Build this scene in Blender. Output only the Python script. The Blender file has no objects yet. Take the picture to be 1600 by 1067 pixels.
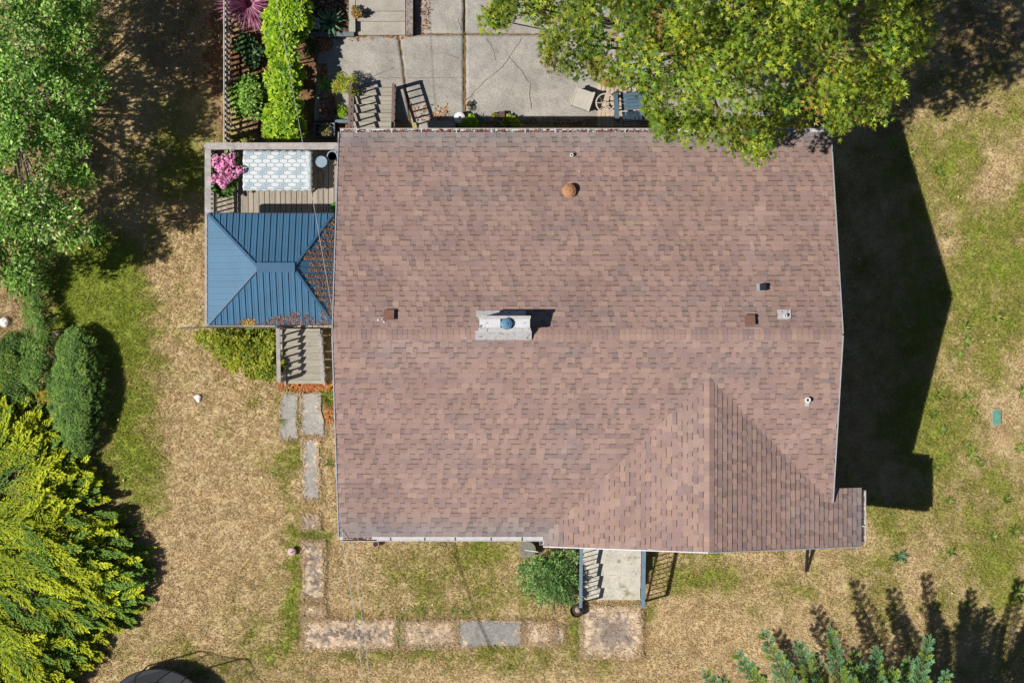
import bpy, math, random
import numpy as np
from mathutils import Vector

S = bpy.context.scene
COL = S.collection
# ------------------------------------------------------------------ camera, sky, sun, exposure
CAMZ = 57.0
cam_d = bpy.data.cameras.new('camera'); cam = bpy.data.objects.new('camera', cam_d); COL.objects.link(cam)
cam.location = (0, 0, CAMZ); cam.rotation_euler = (0, 0, 0)
cam_d.sensor_width = 36; cam_d.lens = 70; cam_d.clip_end = 2000; cam_d.clip_start = 1
S.camera = cam
SUN_TRAVEL = Vector((0.766, 0.215, -1.0)).normalized()
elev = math.asin(-SUN_TRAVEL.z); azim = math.atan2(-SUN_TRAVEL.x, -SUN_TRAVEL.y)
w = bpy.data.worlds.new('World'); S.world = w; w.use_nodes = True
wn = w.node_tree.nodes; sky = wn.new('ShaderNodeTexSky'); sky.sky_type = 'NISHITA'; sky.sun_disc = False
sky.sun_elevation = elev; sky.sun_rotation = azim; sky.air_density = 0.75; sky.dust_density = 0.3; sky.ozone_density = 6.0
wn['Background'].inputs['Strength'].default_value = 0.06
w.node_tree.links.new(sky.outputs[0], wn['Background'].inputs['Color'])
sun_d = bpy.data.lights.new('sun', 'SUN'); sun_d.energy = 5.0; sun_d.angle = math.radians(0.53); sun_d.color = (1.0, 0.97, 0.925)
sun = bpy.data.objects.new('sun', sun_d); COL.objects.link(sun); sun.location = (-30, -8, 40)
sun.rotation_euler = SUN_TRAVEL.to_track_quat('-Z', 'Y').to_euler()
S.view_settings.view_transform = 'Standard'; S.view_settings.look = 'None'
S.view_settings.exposure = 0.3; S.view_settings.gamma = 1.0
try: S.view_settings.use_curve_mapping = False
except Exception: pass

# ------------------------------------------------------------------ helpers
R = random.Random(7); NR = np.random.default_rng(11)
F = 3111.1
def P(px, py, z=0.0):
    s = (CAMZ - z) / F
    return Vector(((px - 800) * s, (533.5 - py) * s, z))
def lin(c):
    c = c / 255.0
    return c / 12.92 if c <= 0.04045 else ((c + 0.055) / 1.055) ** 2.4
def C(r, g, b, k=0.72):
    return (lin(r) * k, lin(g) * k, lin(b) * k)
def CA(*cs, k=0.72):
    return np.array([C(*c, k=k) for c in cs])
def vnoise(x, y, seed=0):
    """smooth value noise 0..1 on arrays"""
    x = np.asarray(x, float); y = np.asarray(y, float)
    xi = np.floor(x).astype(np.int64); yi = np.floor(y).astype(np.int64)
    fx = x - xi; fy = y - yi
    fx = fx * fx * (3 - 2 * fx); fy = fy * fy * (3 - 2 * fy)
    def h(a, b):
        n = (a * 374761393 + b * 668265263 + seed * 1274126177) & 0xFFFFFFFF
        n = ((n ^ (n >> 13)) * 1274126177) & 0xFFFFFFFF
        return ((n ^ (n >> 16)) & 0xFFFF) / 65535.0
    return (h(xi, yi) * (1 - fx) + h(xi + 1, yi) * fx) * (1 - fy) + (h(xi, yi + 1) * (1 - fx) + h(xi + 1, yi + 1) * fx) * fy
def fbm(x, y, seed=0, o=3):
    t = 0; a = 1; n = 0
    for i in range(o):
        t = t + a * vnoise(x * 2 ** i, y * 2 ** i, seed + i); n += a; a *= 0.55
    return t / n

MATS = {}
def mat(name, col=(.5, .5, .5), rough=0.8, var=0.14, vs=5, bump=0.0, bs=60, attr=False, spec=0.3, stretch=(1, 1, 1),
        col2=None, m2=(0.52, 0.62), s2=3, trans=0.0, metal=0.0, orand=0.0, fine=0.0, fs=40, tcol=1.25):
    m = bpy.data.materials.new(name); MATS[name] = m; m.use_nodes = True
    nt = m.node_tree; N = nt.nodes; L = nt.links; b = N['Principled BSDF']
    b.inputs['Roughness'].default_value = rough; b.inputs['Specular IOR Level'].default_value = spec; b.inputs['Metallic'].default_value = metal
    geo = N.new('ShaderNodeNewGeometry'); mp = N.new('ShaderNodeMapping'); mp.inputs['Scale'].default_value = stretch
    L.new(geo.outputs['Position'], mp.inputs['Vector'])
    def noise(scale, detail=3):
        n = N.new('ShaderNodeTexNoise'); n.inputs['Scale'].default_value = scale; n.inputs['Detail'].default_value = detail
        L.new(mp.outputs[0], n.inputs['Vector']); return n.outputs['Fac']
    def maprange(src, a, c, lo, hi):
        r = N.new('ShaderNodeMapRange'); r.inputs[1].default_value = a; r.inputs[2].default_value = c
        r.inputs[3].default_value = lo; r.inputs[4].default_value = hi; L.new(src, r.inputs[0]); return r.outputs[0]
    if attr:
        a = N.new('ShaderNodeAttribute'); a.attribute_name = 'col'; base = a.outputs['Color']
    else:
        rgb = N.new('ShaderNodeRGB'); rgb.outputs[0].default_value = (*col, 1); base = rgb.outputs[0]
    if col2 is not None:
        mx = N.new('ShaderNodeMix'); mx.data_type = 'RGBA'
        L.new(maprange(noise(s2, 5), m2[0], m2[1], 0, 1), mx.inputs[0]); L.new(base, mx.inputs[6]); mx.inputs[7].default_value = (*col2, 1)
        base = mx.outputs[2]
    fac = maprange(noise(vs, 4), 0.3, 0.7, 1 - var, 1 + var)
    def mul(a, c):
        n = N.new('ShaderNodeMath'); n.operation = 'MULTIPLY'; L.new(a, n.inputs[0]); L.new(c, n.inputs[1]); return n.outputs[0]
    if fine: fac = mul(fac, maprange(noise(fs, 2), 0.3, 0.7, 1 - fine, 1 + fine))
    if orand:
        oi = N.new('ShaderNodeObjectInfo'); fac = mul(fac, maprange(oi.outputs['Random'], 0, 1, 1 - orand, 1 + orand))
    sc = N.new('ShaderNodeVectorMath'); sc.operation = 'SCALE'; L.new(base, sc.inputs[0]); L.new(fac, sc.inputs[3])
    L.new(sc.outputs[0], b.inputs['Base Color'])
    if bump:
        bp = N.new('ShaderNodeBump'); bp.inputs['Strength'].default_value = bump; bp.inputs['Distance'].default_value = 0.02
        L.new(noise(bs, 3), bp.inputs['Height']); L.new(bp.outputs[0], b.inputs['Normal'])
    if trans:
        t = N.new('ShaderNodeBsdfTranslucent'); ms = N.new('ShaderNodeMixShader'); ms.inputs[0].default_value = trans
        s3 = N.new('ShaderNodeVectorMath'); s3.operation = 'SCALE'; s3.inputs[3].default_value = tcol
        L.new(sc.outputs[0], s3.inputs[0]); L.new(s3.outputs[0], t.inputs['Color'])
        L.new(b.outputs[0], ms.inputs[1]); L.new(t.outputs[0], ms.inputs[2]); L.new(ms.outputs[0], N['Material Output'].inputs['Surface'])
    return m

ORG = {}
def thing(name, label, cat, loc, group=None):
    o = bpy.data.objects.new(name, None); COL.objects.link(o); o.empty_display_size = 0.2
    o.location = loc; o['label'] = label; o['category'] = cat
    if group: o['group'] = group
    ORG[o.name] = Vector(loc); return o
def tag(o, label, cat, group=None):
    o['label'] = label; o['category'] = cat
    if group: o['group'] = group
    return o
def link(name, me, parent, org, kind=None):
    o = bpy.data.objects.new(name, me); COL.objects.link(o); ORG[o.name] = org
    if parent: o.parent = parent
    else: o.location = org
    if kind: o['kind'] = kind
    return o
def npmesh(name, V, T, mt, parent=None, col=None, kind=None, org=None, smooth=False, nv=3):
    V = np.asarray(V, np.float32); T = np.asarray(T, np.int32)
    if parent: org = ORG[parent.name]
    elif org is None: org = Vector((float(V[:, 0].mean()), float(V[:, 1].mean()), float(V[:, 2].min())))
    me = bpy.data.meshes.new(name); n = len(T)
    me.vertices.add(len(V)); me.vertices.foreach_set('co', (V - np.array(org, np.float32)).ravel())
    me.loops.add(n * nv); me.loops.foreach_set('vertex_index', T.ravel())
    me.polygons.add(n); me.polygons.foreach_set('loop_start', np.arange(0, n * nv, nv, dtype=np.int32))
    if col is not None:
        a = me.color_attributes.new('col', 'FLOAT_COLOR', 'POINT')
        c4 = np.ones((len(V), 4), np.float32); c4[:, :3] = col; a.data.foreach_set('color', c4.ravel())
    me.materials.append(MATS[mt]); me.update(calc_edges=True)
    if smooth: me.shade_smooth()
    return link(name, me, parent, org, kind)

class MB:
    def __init__(s): s.v = []; s.f = []; s.c = []
    def face(s, pts, c=None):
        i = len(s.v); s.v += [tuple(p) for p in pts]; s.f.append(list(range(i, i + len(pts)))); s.c.append(c)
    def hexa(s, p, c=None):
        i = len(s.v); s.v += [tuple(q) for q in p]
        for f in ((3, 2, 1, 0), (4, 5, 6, 7), (0, 1, 5, 4), (1, 2, 6, 5), (2, 3, 7, 6), (3, 0, 4, 7)):
            s.f.append([i + k for k in f]); s.c.append(c)
        return s
    def box(s, x0, y0, z0, x1, y1, z1, c=None):
        if x1 < x0: x0, x1 = x1, x0
        if y1 < y0: y0, y1 = y1, y0
        return s.hexa([(x0, y0, z0), (x1, y0, z0), (x1, y1, z0), (x0, y1, z0), (x0, y0, z1), (x1, y0, z1), (x1, y1, z1), (x0, y1, z1)], c)
    def bar(s, p, q, wd, ht, up=(0, 0, 1), c=None):
        p = Vector(p); q = Vector(q); d = (q - p).normalized(); u = Vector(up)
        r = d.cross(u)
        if r.length < 1e-4: r = d.cross(Vector((1, 0, 0)))
        r.normalize(); u = r.cross(d).normalized(); a = r * wd / 2; b = u * ht / 2
        return s.hexa([p - a - b, p + a - b, q + a - b, q - a - b, p - a + b, p + a + b, q + a + b, q - a + b], c)
    def tube(s, pts, rad, n=6, c=None, cap=True):
        pts = [Vector(p) for p in pts]; m = len(pts)
        if not hasattr(rad, '__len__'): rad = [rad] * m
        i0 = len(s.v); prev = None
        for k, p in enumerate(pts):
            d = (pts[min(k + 1, m - 1)] - pts[max(k - 1, 0)]).normalized()
            if prev is None:
                a = d.cross(Vector((0, 0, 1)))
                if a.length < 1e-3: a = d.cross(Vector((1, 0, 0)))
            else: a = prev - d * prev.dot(d)
            a.normalize(); prev = a; b = d.cross(a)
            for j in range(n):
                t = 2 * math.pi * j / n; s.v.append(tuple(p + (a * math.cos(t) + b * math.sin(t)) * rad[k]))
        for k in range(m - 1):
            for j in range(n):
                j2 = (j + 1) % n
                s.f.append([i0 + k * n + j, i0 + k * n + j2, i0 + (k + 1) * n + j2, i0 + (k + 1) * n + j]); s.c.append(c)
        if cap:
            s.f.append([i0 + j for j in range(n)][::-1]); s.c.append(c)
            s.f.append([i0 + (m - 1) * n + j for j in range(n)]); s.c.append(c)
        return s
    def lathe(s, prof, ctr=(0, 0, 0), n=20, c=None):
        i0 = len(s.v)
        for r, z in prof:
            for j in range(n):
                t = 2 * math.pi * j / n; s.v.append((ctr[0] + r * math.cos(t), ctr[1] + r * math.sin(t), ctr[2] + z))
        for k in range(len(prof) - 1):
            for j in range(n):
                j2 = (j + 1) % n
                s.f.append([i0 + k * n + j, i0 + k * n + j2, i0 + (k + 1) * n + j2, i0 + (k + 1) * n + j]); s.c.append(c)
        s.f.append([i0 + j for j in range(n)][::-1]); s.c.append(c)
        k = len(prof) - 1; s.f.append([i0 + k * n + j for j in range(n)]); s.c.append(c)
        return s
    def prism(s, poly, z0, z1, c=None):
        n = len(poly); i = len(s.v)
        s.v += [(p[0], p[1], z0) for p in poly] + [(p[0], p[1], z1) for p in poly]
        s.f.append(list(range(i, i + n))[::-1]); s.f.append(list(range(i + n, i + 2 * n))); s.c += [c, c]
        for k in range(n):
            k2 = (k + 1) % n; s.f.append([i + k, i + k2, i + n + k2, i + n + k]); s.c.append(c)
        return s
    def build(s, name, mt, parent=None, kind=None, org=None, smooth=False, label=None):
        V = np.array(s.v, float)
        if parent: org = ORG[parent.name]
        elif org is None:
            lo = V.min(0); hi = V.max(0); org = Vector(((lo[0] + hi[0]) / 2, (lo[1] + hi[1]) / 2, lo[2]))
        me = bpy.data.meshes.new(name); me.from_pydata([tuple(q) for q in (V - np.array(org))], [], s.f)
        if any(c is not None for c in s.c):
            a = me.color_attributes.new('col', 'FLOAT_COLOR', 'CORNER'); d = []
            for f, c in zip(s.f, s.c): d += [*(c or (.5, .5, .5)), 1.0] * len(f)
            a.data.foreach_set('color', d)
        me.materials.append(MATS[mt]); me.update()
        if smooth:
            me.shade_smooth()
            try: me.set_sharp_from_angle(angle=math.radians(40))
            except Exception: pass
        o = link(name, me, parent, org, kind)
        if label: o['label'] = label
        return o

# materials ---------------------------------------------------------
mat('ground', attr=True, rough=0.95, var=0.12, vs=2.2, fine=0.24, fs=16, bump=0.7, bs=14, spec=0.05)
mat('grass', attr=True, rough=0.75, var=0.12, vs=1.5, trans=0.25, spec=0.12)
mat('shingle', attr=True, rough=0.95, var=0.07, vs=0.9, fine=0.13, fs=38, bump=0.35, bs=120, spec=0.12)
mat('soffit', C(205, 200, 190), rough=0.6)
mat('siding', C(190, 188, 176), rough=0.6, stretch=(1, 1, 8), var=0.06)
mat('foundation', C(150, 146, 138), rough=0.9)
mat('white_metal', C(216, 210, 206, .66), rough=0.45, var=0.10, vs=7, col2=C(165, 145, 130), m2=(0.62, 0.72), s2=9)
mat('drip_metal', C(190, 190, 194, .6), rough=0.4, var=0.08)
mat('white_paint', C(222, 220, 218, .68), rough=0.7, var=0.06, vs=6, col2=C(120, 108, 98), m2=(0.60, 0.68), s2=7, fine=.08)
mat('flashing', C(206, 202, 198, .62), rough=0.5, var=0.1, vs=9, col2=C(125, 105, 95), m2=(0.6, 0.66), s2=13)
mat('vent_brown', C(138, 100, 84), rough=0.6, var=0.12)
mat('dark_metal', C(52, 52, 56), rough=0.5, var=0.15)
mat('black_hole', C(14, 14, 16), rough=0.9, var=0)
mat('grey_metal', C(120, 122, 126), rough=0.4, metal=0.3)
mat('lead_blue', C(96, 136, 164), rough=0.6, metal=0.2, var=0.12, vs=18)
mat('rust', C(186, 138, 100), rough=0.8, var=0.2, vs=9, col2=C(150, 92, 58), m2=(0.5, 0.75), s2=9)
mat('blue_steel', C(78, 122, 152, .67), rough=0.5, var=0.07, vs=1.5, spec=0.3, fine=.05, fs=20, orand=.03)
mat('blue_cap', C(68, 108, 138, .67), rough=0.5, var=0.06, spec=0.3)
mat('deck_wood', C(172, 160, 144), rough=0.85, var=0.18, vs=3, stretch=(14, 1, 14), orand=0.13, fine=0.14, fs=9, bump=.3, bs=10)
mat('deck_wood_x', C(176, 160, 138), rough=0.85, var=0.18, vs=3, stretch=(1, 14, 14), orand=0.13, fine=0.14, fs=9, bump=.3, bs=10)
mat('tread_wood', C(168, 160, 144), rough=0.85, var=0.16, vs=3, stretch=(1, 12, 12), orand=0.10, fine=0.12, fs=9)
mat('rail_wood', C(176, 168, 160), rough=0.85, var=0.2, vs=4, orand=0.06, fine=0.15, fs=25)
mat('stair_rail', C(132, 112, 104), rough=0.85, var=0.16, vs=4, orand=0.08)
mat('dark_wood', C(96, 78, 66), rough=0.85, var=0.2, vs=5, orand=.1)
mat('timber_grey', C(118, 124, 124), rough=0.85, var=0.2, vs=5, stretch=(1, 8, 8))
mat('planter_blue', C(112, 128, 140), rough=0.7, var=0.15, vs=7)
mat('concrete', attr=True, rough=0.92, var=0.14, vs=1.3, fine=0.2, fs=22, bump=0.25, bs=45, spec=0.15)
mat('concrete_plain', C(178, 170, 156), rough=0.92, var=0.12, vs=3, fine=0.15, fs=30, bump=.2, bs=50, spec=.15)
mat('porch_concrete', C(206, 198, 182), rough=0.92, var=0.12, vs=3, fine=0.14, fs=18, col2=C(150, 150, 118), m2=(0.58, 0.68), s2=3.5, spec=.15)
mat('crack', C(112, 102, 90), rough=1.0, var=.2)
mat('joint', C(128, 100, 62), rough=1.0, var=.35, vs=9)
mat('pebble_wall', C(148, 134, 126), rough=0.9, var=0.2, vs=5, fine=0.4, fs=16, bump=.6, bs=18)
mat('blue_rail', C(116, 136, 150), rough=0.5, var=0.12, vs=9)
mat('white_cloth', C(222, 228, 228, .70), rough=0.9, var=0.04, vs=4)
mat('hex_line', C(160, 172, 180, .72), rough=0.9, var=0.05)
mat('hex_fill', C(168, 186, 194, .72), rough=0.9, var=0.05)
mat('table_wood', C(84, 60, 48), rough=0.7)
mat('stool_blue', C(146, 166, 178), rough=0.5, var=0.08)
mat('terracotta', C(160, 100, 74), rough=0.85, var=.15)
mat('black_plastic', C(34, 32, 33), rough=0.5, var=.15)
mat('soil', C(84, 66, 52), rough=1.0, var=0.3, vs=9, fine=.35, fs=30)
mat('beige_cover', C(196, 188, 174), rough=0.9, var=0.07, vs=6)
mat('beige_trim', C(206, 194, 180), rough=0.9, var=0.07)
mat('cream_metal', C(206, 192, 172), rough=0.5, var=0.1)
mat('chair_blue', C(84, 108, 124), rough=0.7, var=0.12, vs=6, orand=.06)
mat('pale_plank', C(198, 176, 152), rough=0.85, var=0.18, vs=3, stretch=(12, 1, 1), orand=.1)
mat('white_glaze', C(232, 228, 222, .85), rough=0.4, var=0.05)
mat('pink_paint', C(216, 178, 176), rough=0.6, var=.1)
mat('disc_stone', C(134, 130, 118), rough=0.9, var=0.18, vs=10)
mat('teal_lid', C(96, 160, 136), rough=0.6, var=0.2, vs=8)
mat('white_rock', C(226, 220, 210, .85), rough=0.9, var=0.12, vs=14)
mat('stone', C(168, 150, 140), rough=0.9, var=0.2, vs=9)
mat('fence_wood', C(196, 188, 180), rough=0.85, var=0.2, vs=4, orand=.12)
mat('ring_dark', C(66, 62, 56), rough=0.95)
mat('wire', C(190, 186, 180), rough=0.6, var=.2, vs=4)
mat('leaf', attr=True, rough=0.5, var=0.12, vs=0.9, trans=0.32, spec=0.35)
mat('needle', attr=True, rough=0.7, var=0.14, vs=0.8, trans=0.22, spec=0.2)
mat('petal', attr=True, rough=0.7, var=0.06, trans=0.3)
mat('litter', attr=True, rough=0.85, var=0.1, vs=5, trans=0.1, spec=.15)
mat('bark', C(112, 100, 88), rough=0.95, var=0.25, vs=8, bump=.5, bs=20)
mat('pale_bark', C(168, 160, 148), rough=0.95, var=0.2, vs=8)
mat('tramp_pad', C(38, 40, 46), rough=0.5, var=0.12)
mat('tramp_mat', C(112, 118, 132), rough=0.6, var=.1)
mat('glass', C(60, 75, 85), rough=0.08, var=0, spec=0.6)
nm = mat('net', C(26, 26, 30), rough=0.9, var=0)
_t = nm.node_tree; _tr = _t.nodes.new('ShaderNodeBsdfTransparent'); _mx = _t.nodes.new('ShaderNodeMixShader'); _mx.inputs[0].default_value = 0.22
_t.links.new(_tr.outputs[0], _mx.inputs[1]); _t.links.new(_t.nodes['Principled BSDF'].outputs[0], _mx.inputs[2])
_t.links.new(_mx.outputs[0], _t.nodes['Material Output'].inputs['Surface'])

# ------------------------------------------------------------------ ground
G0 = CAMZ / F
TAN, BROWN, OLIVE, GREEN, BRIGHT, SOIL, LITTER = CA((218, 195, 151), (188, 161, 117), (184, 169, 110), (163, 155, 86), (148, 158, 64), (98, 78, 60), (150, 112, 78), k=.78)
GREENS = [  # px, py, rx, ry, amount (ground pixels)
    (130, 470, 62, 80, 1.0), (150, 420, 60, 40, .7), (190, 520, 55, 110, .6), (200, 680, 50, 80, .8), (225, 760, 45, 60, .5), (300, 240, 60, 60, .6), (230, 560, 40, 60, .3), (395, 620, 18, 14, .7),
    (430, 735, 25, 35, .7), (455, 650, 12, 60, .8), (452, 900, 10, 110, .8), (620, 985, 9, 20, 1), (480, 832, 35, 8, .9), (700, 870, 170, 38, .16), (760, 860, 60, 25, .4),
    (600, 930, 120, 40, .18), (730, 930, 90, 60, .2), (640, 1020, 120, 12, .5), (800, 1030, 130, 15, .4), (1090, 900, 55, 35, .7), (1180, 930, 100, 50, .3),
    (890, 965, 12, 40, .8), (330, 1040, 90, 30, .4), (420, 1000, 60, 80, .25), (1015, 960, 15, 30, .6),
    (1480, 520, 120, 380, .46), (1570, 330, 60, 90, .45), (1560, 460, 70, 80, .35), (1470, 260, 80, 60, .25), (1590, 180, 60, 60, .3), (1440, 640, 40, 90, .3), (1560, 850, 60, 100, .28), (1400, 830, 60, 40, .3), (1590, 920, 60, 60, .3), (1430, 930, 100, 50, .15)]
DRYS = [(330, 800, 110, 180, .5), (260, 480, 60, 60, .35), (1560, 260, 35, 60, .7), (1540, 300, 40, 30, .6), (1480, 400, 40, 60, .45), (1570, 640, 40, 50, .5), (1130, 1000, 110, 60, .7),
        (550, 900, 40, 80, .45), (1460, 560, 30, 40, .3), (1440, 880, 40, 60, .3), (1050, 1010, 60, 50, .5), (680, 1040, 60, 20, .4)]
SOILS = [(450, 100, 92, 118, 1.0), (340, 100, 13, 130, .75), (30, 500, 45, 60, .25), (478, 606, 42, 9, .9), (513, 640, 12, 40, .6), (30, 900, 120, 220, .8), (60, 150, 110, 260, .35), (60, 560, 30, 40, .4),
         (1330, 1150, 220, 110, .5), (300, 60, 70, 90, .35), (1540, 60, 70, 50, .35), (820, 192, 120, 6, .8), (1380, 205, 25, 12, .5)]
def blobs(px, py, L, soft=True, seed=3):
    wx = px + 22 * (fbm(px / 30, py / 30, seed) - .5) * 2; wy = py + 22 * (fbm(px / 30, py / 30, seed + 9) - .5) * 2
    t = np.zeros_like(px)
    for cx, cy, rx, ry, a in L:
        d = ((wx - cx) / rx) ** 2 + ((wy - cy) / ry) ** 2
        t += a * np.exp(-d * 0.9) if soft else a * np.clip((1.25 - d) / .5, 0, 1)
    return t
def zone(x, y):
    px = 800 + np.asarray(x, float) / G0; py = 533.5 - np.asarray(y, float) / G0
    g = blobs(px, py, GREENS) - blobs(px, py, DRYS, seed=5) * 0.8
    g = g + (fbm(px / 42, py / 42, 21, 4) - .5) * .85 + (fbm(px / 14, py / 14, 28, 3) - .5) * .75 + 0.09
    so = np.clip(blobs(px, py, SOILS, False, 8) + (fbm(px / 9, py / 9, 61, 2) - .5) * .35, 0, 1)
    so = np.where(blobs(px, py, SOILS, False, 8) < .08, 0, so)
    dry = fbm(px / 20, py / 20, 33, 4)[..., None]
    c = TAN * (1 - dry) + BROWN * dry
    gg = np.clip(g, 0, 1)[..., None]
    gc = np.where(gg < .5, OLIVE + (GREEN - OLIVE) * gg * 2, GREEN + (BRIGHT - GREEN) * (gg * 2 - 1))
    k = np.clip(gg * 1.8, 0, 1); c = c * (1 - k) + gc * k
    sc = SOIL + (LITTER - SOIL) * fbm(px / 12, py / 12, 77, 3)[..., None]
    return c * (1 - so[..., None]) + sc * so[..., None], np.clip(g, 0, 1), so
xs = np.concatenate([[-400, -120, -50, -24], np.arange(-18, 18.01, .1), [24, 50, 120, 400]])
ys = np.concatenate([[-400, -120, -50, -20], np.arange(-13, 13.01, .1), [20, 50, 120, 400]])
gx, gy = np.meshgrid(xs, ys); nx = len(xs); ny = len(ys)
gz = 0.05 * (fbm(gx / 1.5, gy / 1.5, 5) - .5)
gcol, _, _ = zone(gx.ravel(), gy.ravel())
idx = np.arange(nx * ny).reshape(ny, nx)
Q = np.stack([idx[:-1, :-1], idx[:-1, 1:], idx[1:, 1:], idx[1:, :-1]], -1).reshape(-1, 4)
npmesh('ground', np.stack([gx.ravel(), gy.ravel(), gz.ravel() - .02], 1), Q, 'ground', col=gcol * .86, kind='structure', org=Vector((0, 0, 0)), nv=4, smooth=True)

# ------------------------------------------------------------------ slabs of the path (irregular edges, dead grass creeping over the edges)
TCOV = CA((218, 196, 166), (168, 144, 120), k=.8)
BROWNC = CA((150, 132, 120), (172, 156, 142), (112, 94, 82))
GREYC = CA((158, 154, 148), (178, 172, 162), (132, 126, 120))
path = thing('path', '', '', (0, 0, 0)); del path['label']; del path['category']; path['kind'] = 'structure'
NOGRASS = []
def slab(parent, poly_px, z=0.024, cover=.5, tint=1.0, seed=0, name='paving_slab', stepm=.035, wob=.06, moss=None, base=None, covc=None):
    pts = [P(a, b, z) for a, b in poly_px]
    x0 = min(p.x for p in pts); x1 = max(p.x for p in pts); y0 = min(p.y for p in pts); y1 = max(p.y for p in pts)
    # bilinear patch of a quad: order tl, tr, br, bl
    tl, tr, br, bl = pts; n = max(3, int((x1 - x0) / stepm)); m = max(3, int((y1 - y0) / stepm))
    u, v = np.meshgrid(np.linspace(0, 1, n + 1), np.linspace(0, 1, m + 1))
    def lerp(i): return (tl[i] * (1 - u) + tr[i] * u) * (1 - v) + (bl[i] * (1 - u) + br[i] * u) * v
    X = lerp(0); Y = lerp(1)
    ed = np.minimum(np.minimum(u, 1 - u) * (x1 - x0), np.minimum(v, 1 - v) * (y1 - y0))
    wv = wob * np.exp(-ed / .12)
    X = X + wv * 2 * (fbm(X * 4, Y * 4, seed + 1) - .5) * 1.6; Y = Y + wv * 2 * (fbm(X * 4, Y * 4, seed + 50) - .5) * 1.6
    Z = np.full_like(X, z) + .008 * (fbm(X * 1.5, Y * 1.5, seed) - .5)
    cv = np.clip((cover * .42 - ed + .62 * (fbm(X * 3.6, Y * 3.6, seed + 7, 5) - .5) + .85 * (fbm(X * 13, Y * 13, seed + 8, 3) - .5) + (cover - .5) * .25) / .08, 0, 1)
    g = fbm(X * 2, Y * 2, seed + 17, 4); b = base if base is not None else GREYC
    c = b[0] + (b[1] - b[0]) * np.clip(g * 2 - .6, 0, 1)[..., None]; c = c + (b[2] - c) * np.clip(fbm(X * 7, Y * 7, seed + 27, 3) * 2 - 1, 0, 1)[..., None]
    dd = np.clip(fbm(X * 9, Y * 9, seed + 3, 4) * 2 - .5, 0, 1)[..., None]; dc = (TCOV[0] if covc is None else np.array(covc)) * (1 - dd) + (TCOV[1] if covc is None else np.array(covc) * .75) * dd
    c = (c * tint) * (1 - cv[..., None]) + dc * cv[..., None]
    ring = np.concatenate([np.arange(0, n + 1), (np.arange(1, m + 1)) * (n + 1) + n, m * (n + 1) + np.arange(n - 1, -1, -1), np.arange(m - 1, 0, -1) * (n + 1)])
    V = np.stack([X.ravel(), Y.ravel(), Z.ravel()], 1); nv0 = len(V)
    Vs = V[ring].copy(); Vs[:, 2] -= .07; V = np.concatenate([V, Vs]); Cc = np.concatenate([c.reshape(-1, 3), c.reshape(-1, 3)[ring] * .7])
    id2 = np.arange((n + 1) * (m + 1)).reshape(m + 1, n + 1)
    Q = np.stack([id2[:-1, :-1], id2[1:, :-1], id2[1:, 1:], id2[:-1, 1:]], -1).reshape(-1, 4)
    k = len(ring); a = np.arange(k); Q2 = np.stack([ring[a], ring[(a + 1) % k], nv0 + (a + 1) % k, nv0 + a], 1)
    NOGRASS.append((x0, y0, x1, y1, cover))
    return npmesh(name, V, np.concatenate([Q, Q2]), 'concrete', parent, col=Cc, nv=4)
def rect(x0, y0, x1, y1, j=2):
    return [(x0 + R.uniform(-j, j), y0 + R.uniform(-j, j)), (x1 + R.uniform(-j, j), y0 + R.uniform(-j, j)), (x1 + R.uniform(-j, j), y1 + R.uniform(-j, j)), (x0 + R.uniform(-j, j), y1 + R.uniform(-j, j))]
for i, (q, cv, ti) in enumerate([
    ([(440, 613), (466, 613), (464, 687), (436, 687)], .12, 1.0), ([(469, 613), (500, 613), (509, 682), (470, 680)], .15, 1.02), ([(471, 684), (500, 684), (499, 783), (471, 782)], .30, .95),
    ([(472, 803), (499, 803), (500, 829), (470, 829)], .45, .85), ([(471, 843), (506, 843), (508, 938), (471, 938)], .62, .8), ([(471, 945), (506, 945), (508, 968), (470, 968)], 1.0, .85),
    ([(470, 970), (620, 967), (619, 1012), (470, 1017)], .78, .78), ([(625, 969), (711, 968), (711, 1012), (626, 1013)], .95, .8), ([(714, 968), (817, 968), (816, 1009), (713, 1011)], .22, .85),
    ([(818, 970), (864, 970), (864, 1008), (817, 1009)], 1.15, .8), ([(866, 978), (881, 980), (880, 1004), (866, 1004)], .35, .9), ([(906, 945), (1003, 945), (1004, 1029), (905, 1029)], .82, .98)]):
    slab(path, q, cover=cv, tint=ti, seed=100 + i * 13, base=BROWNC if .4 < cv < 1.1 else None)

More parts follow.
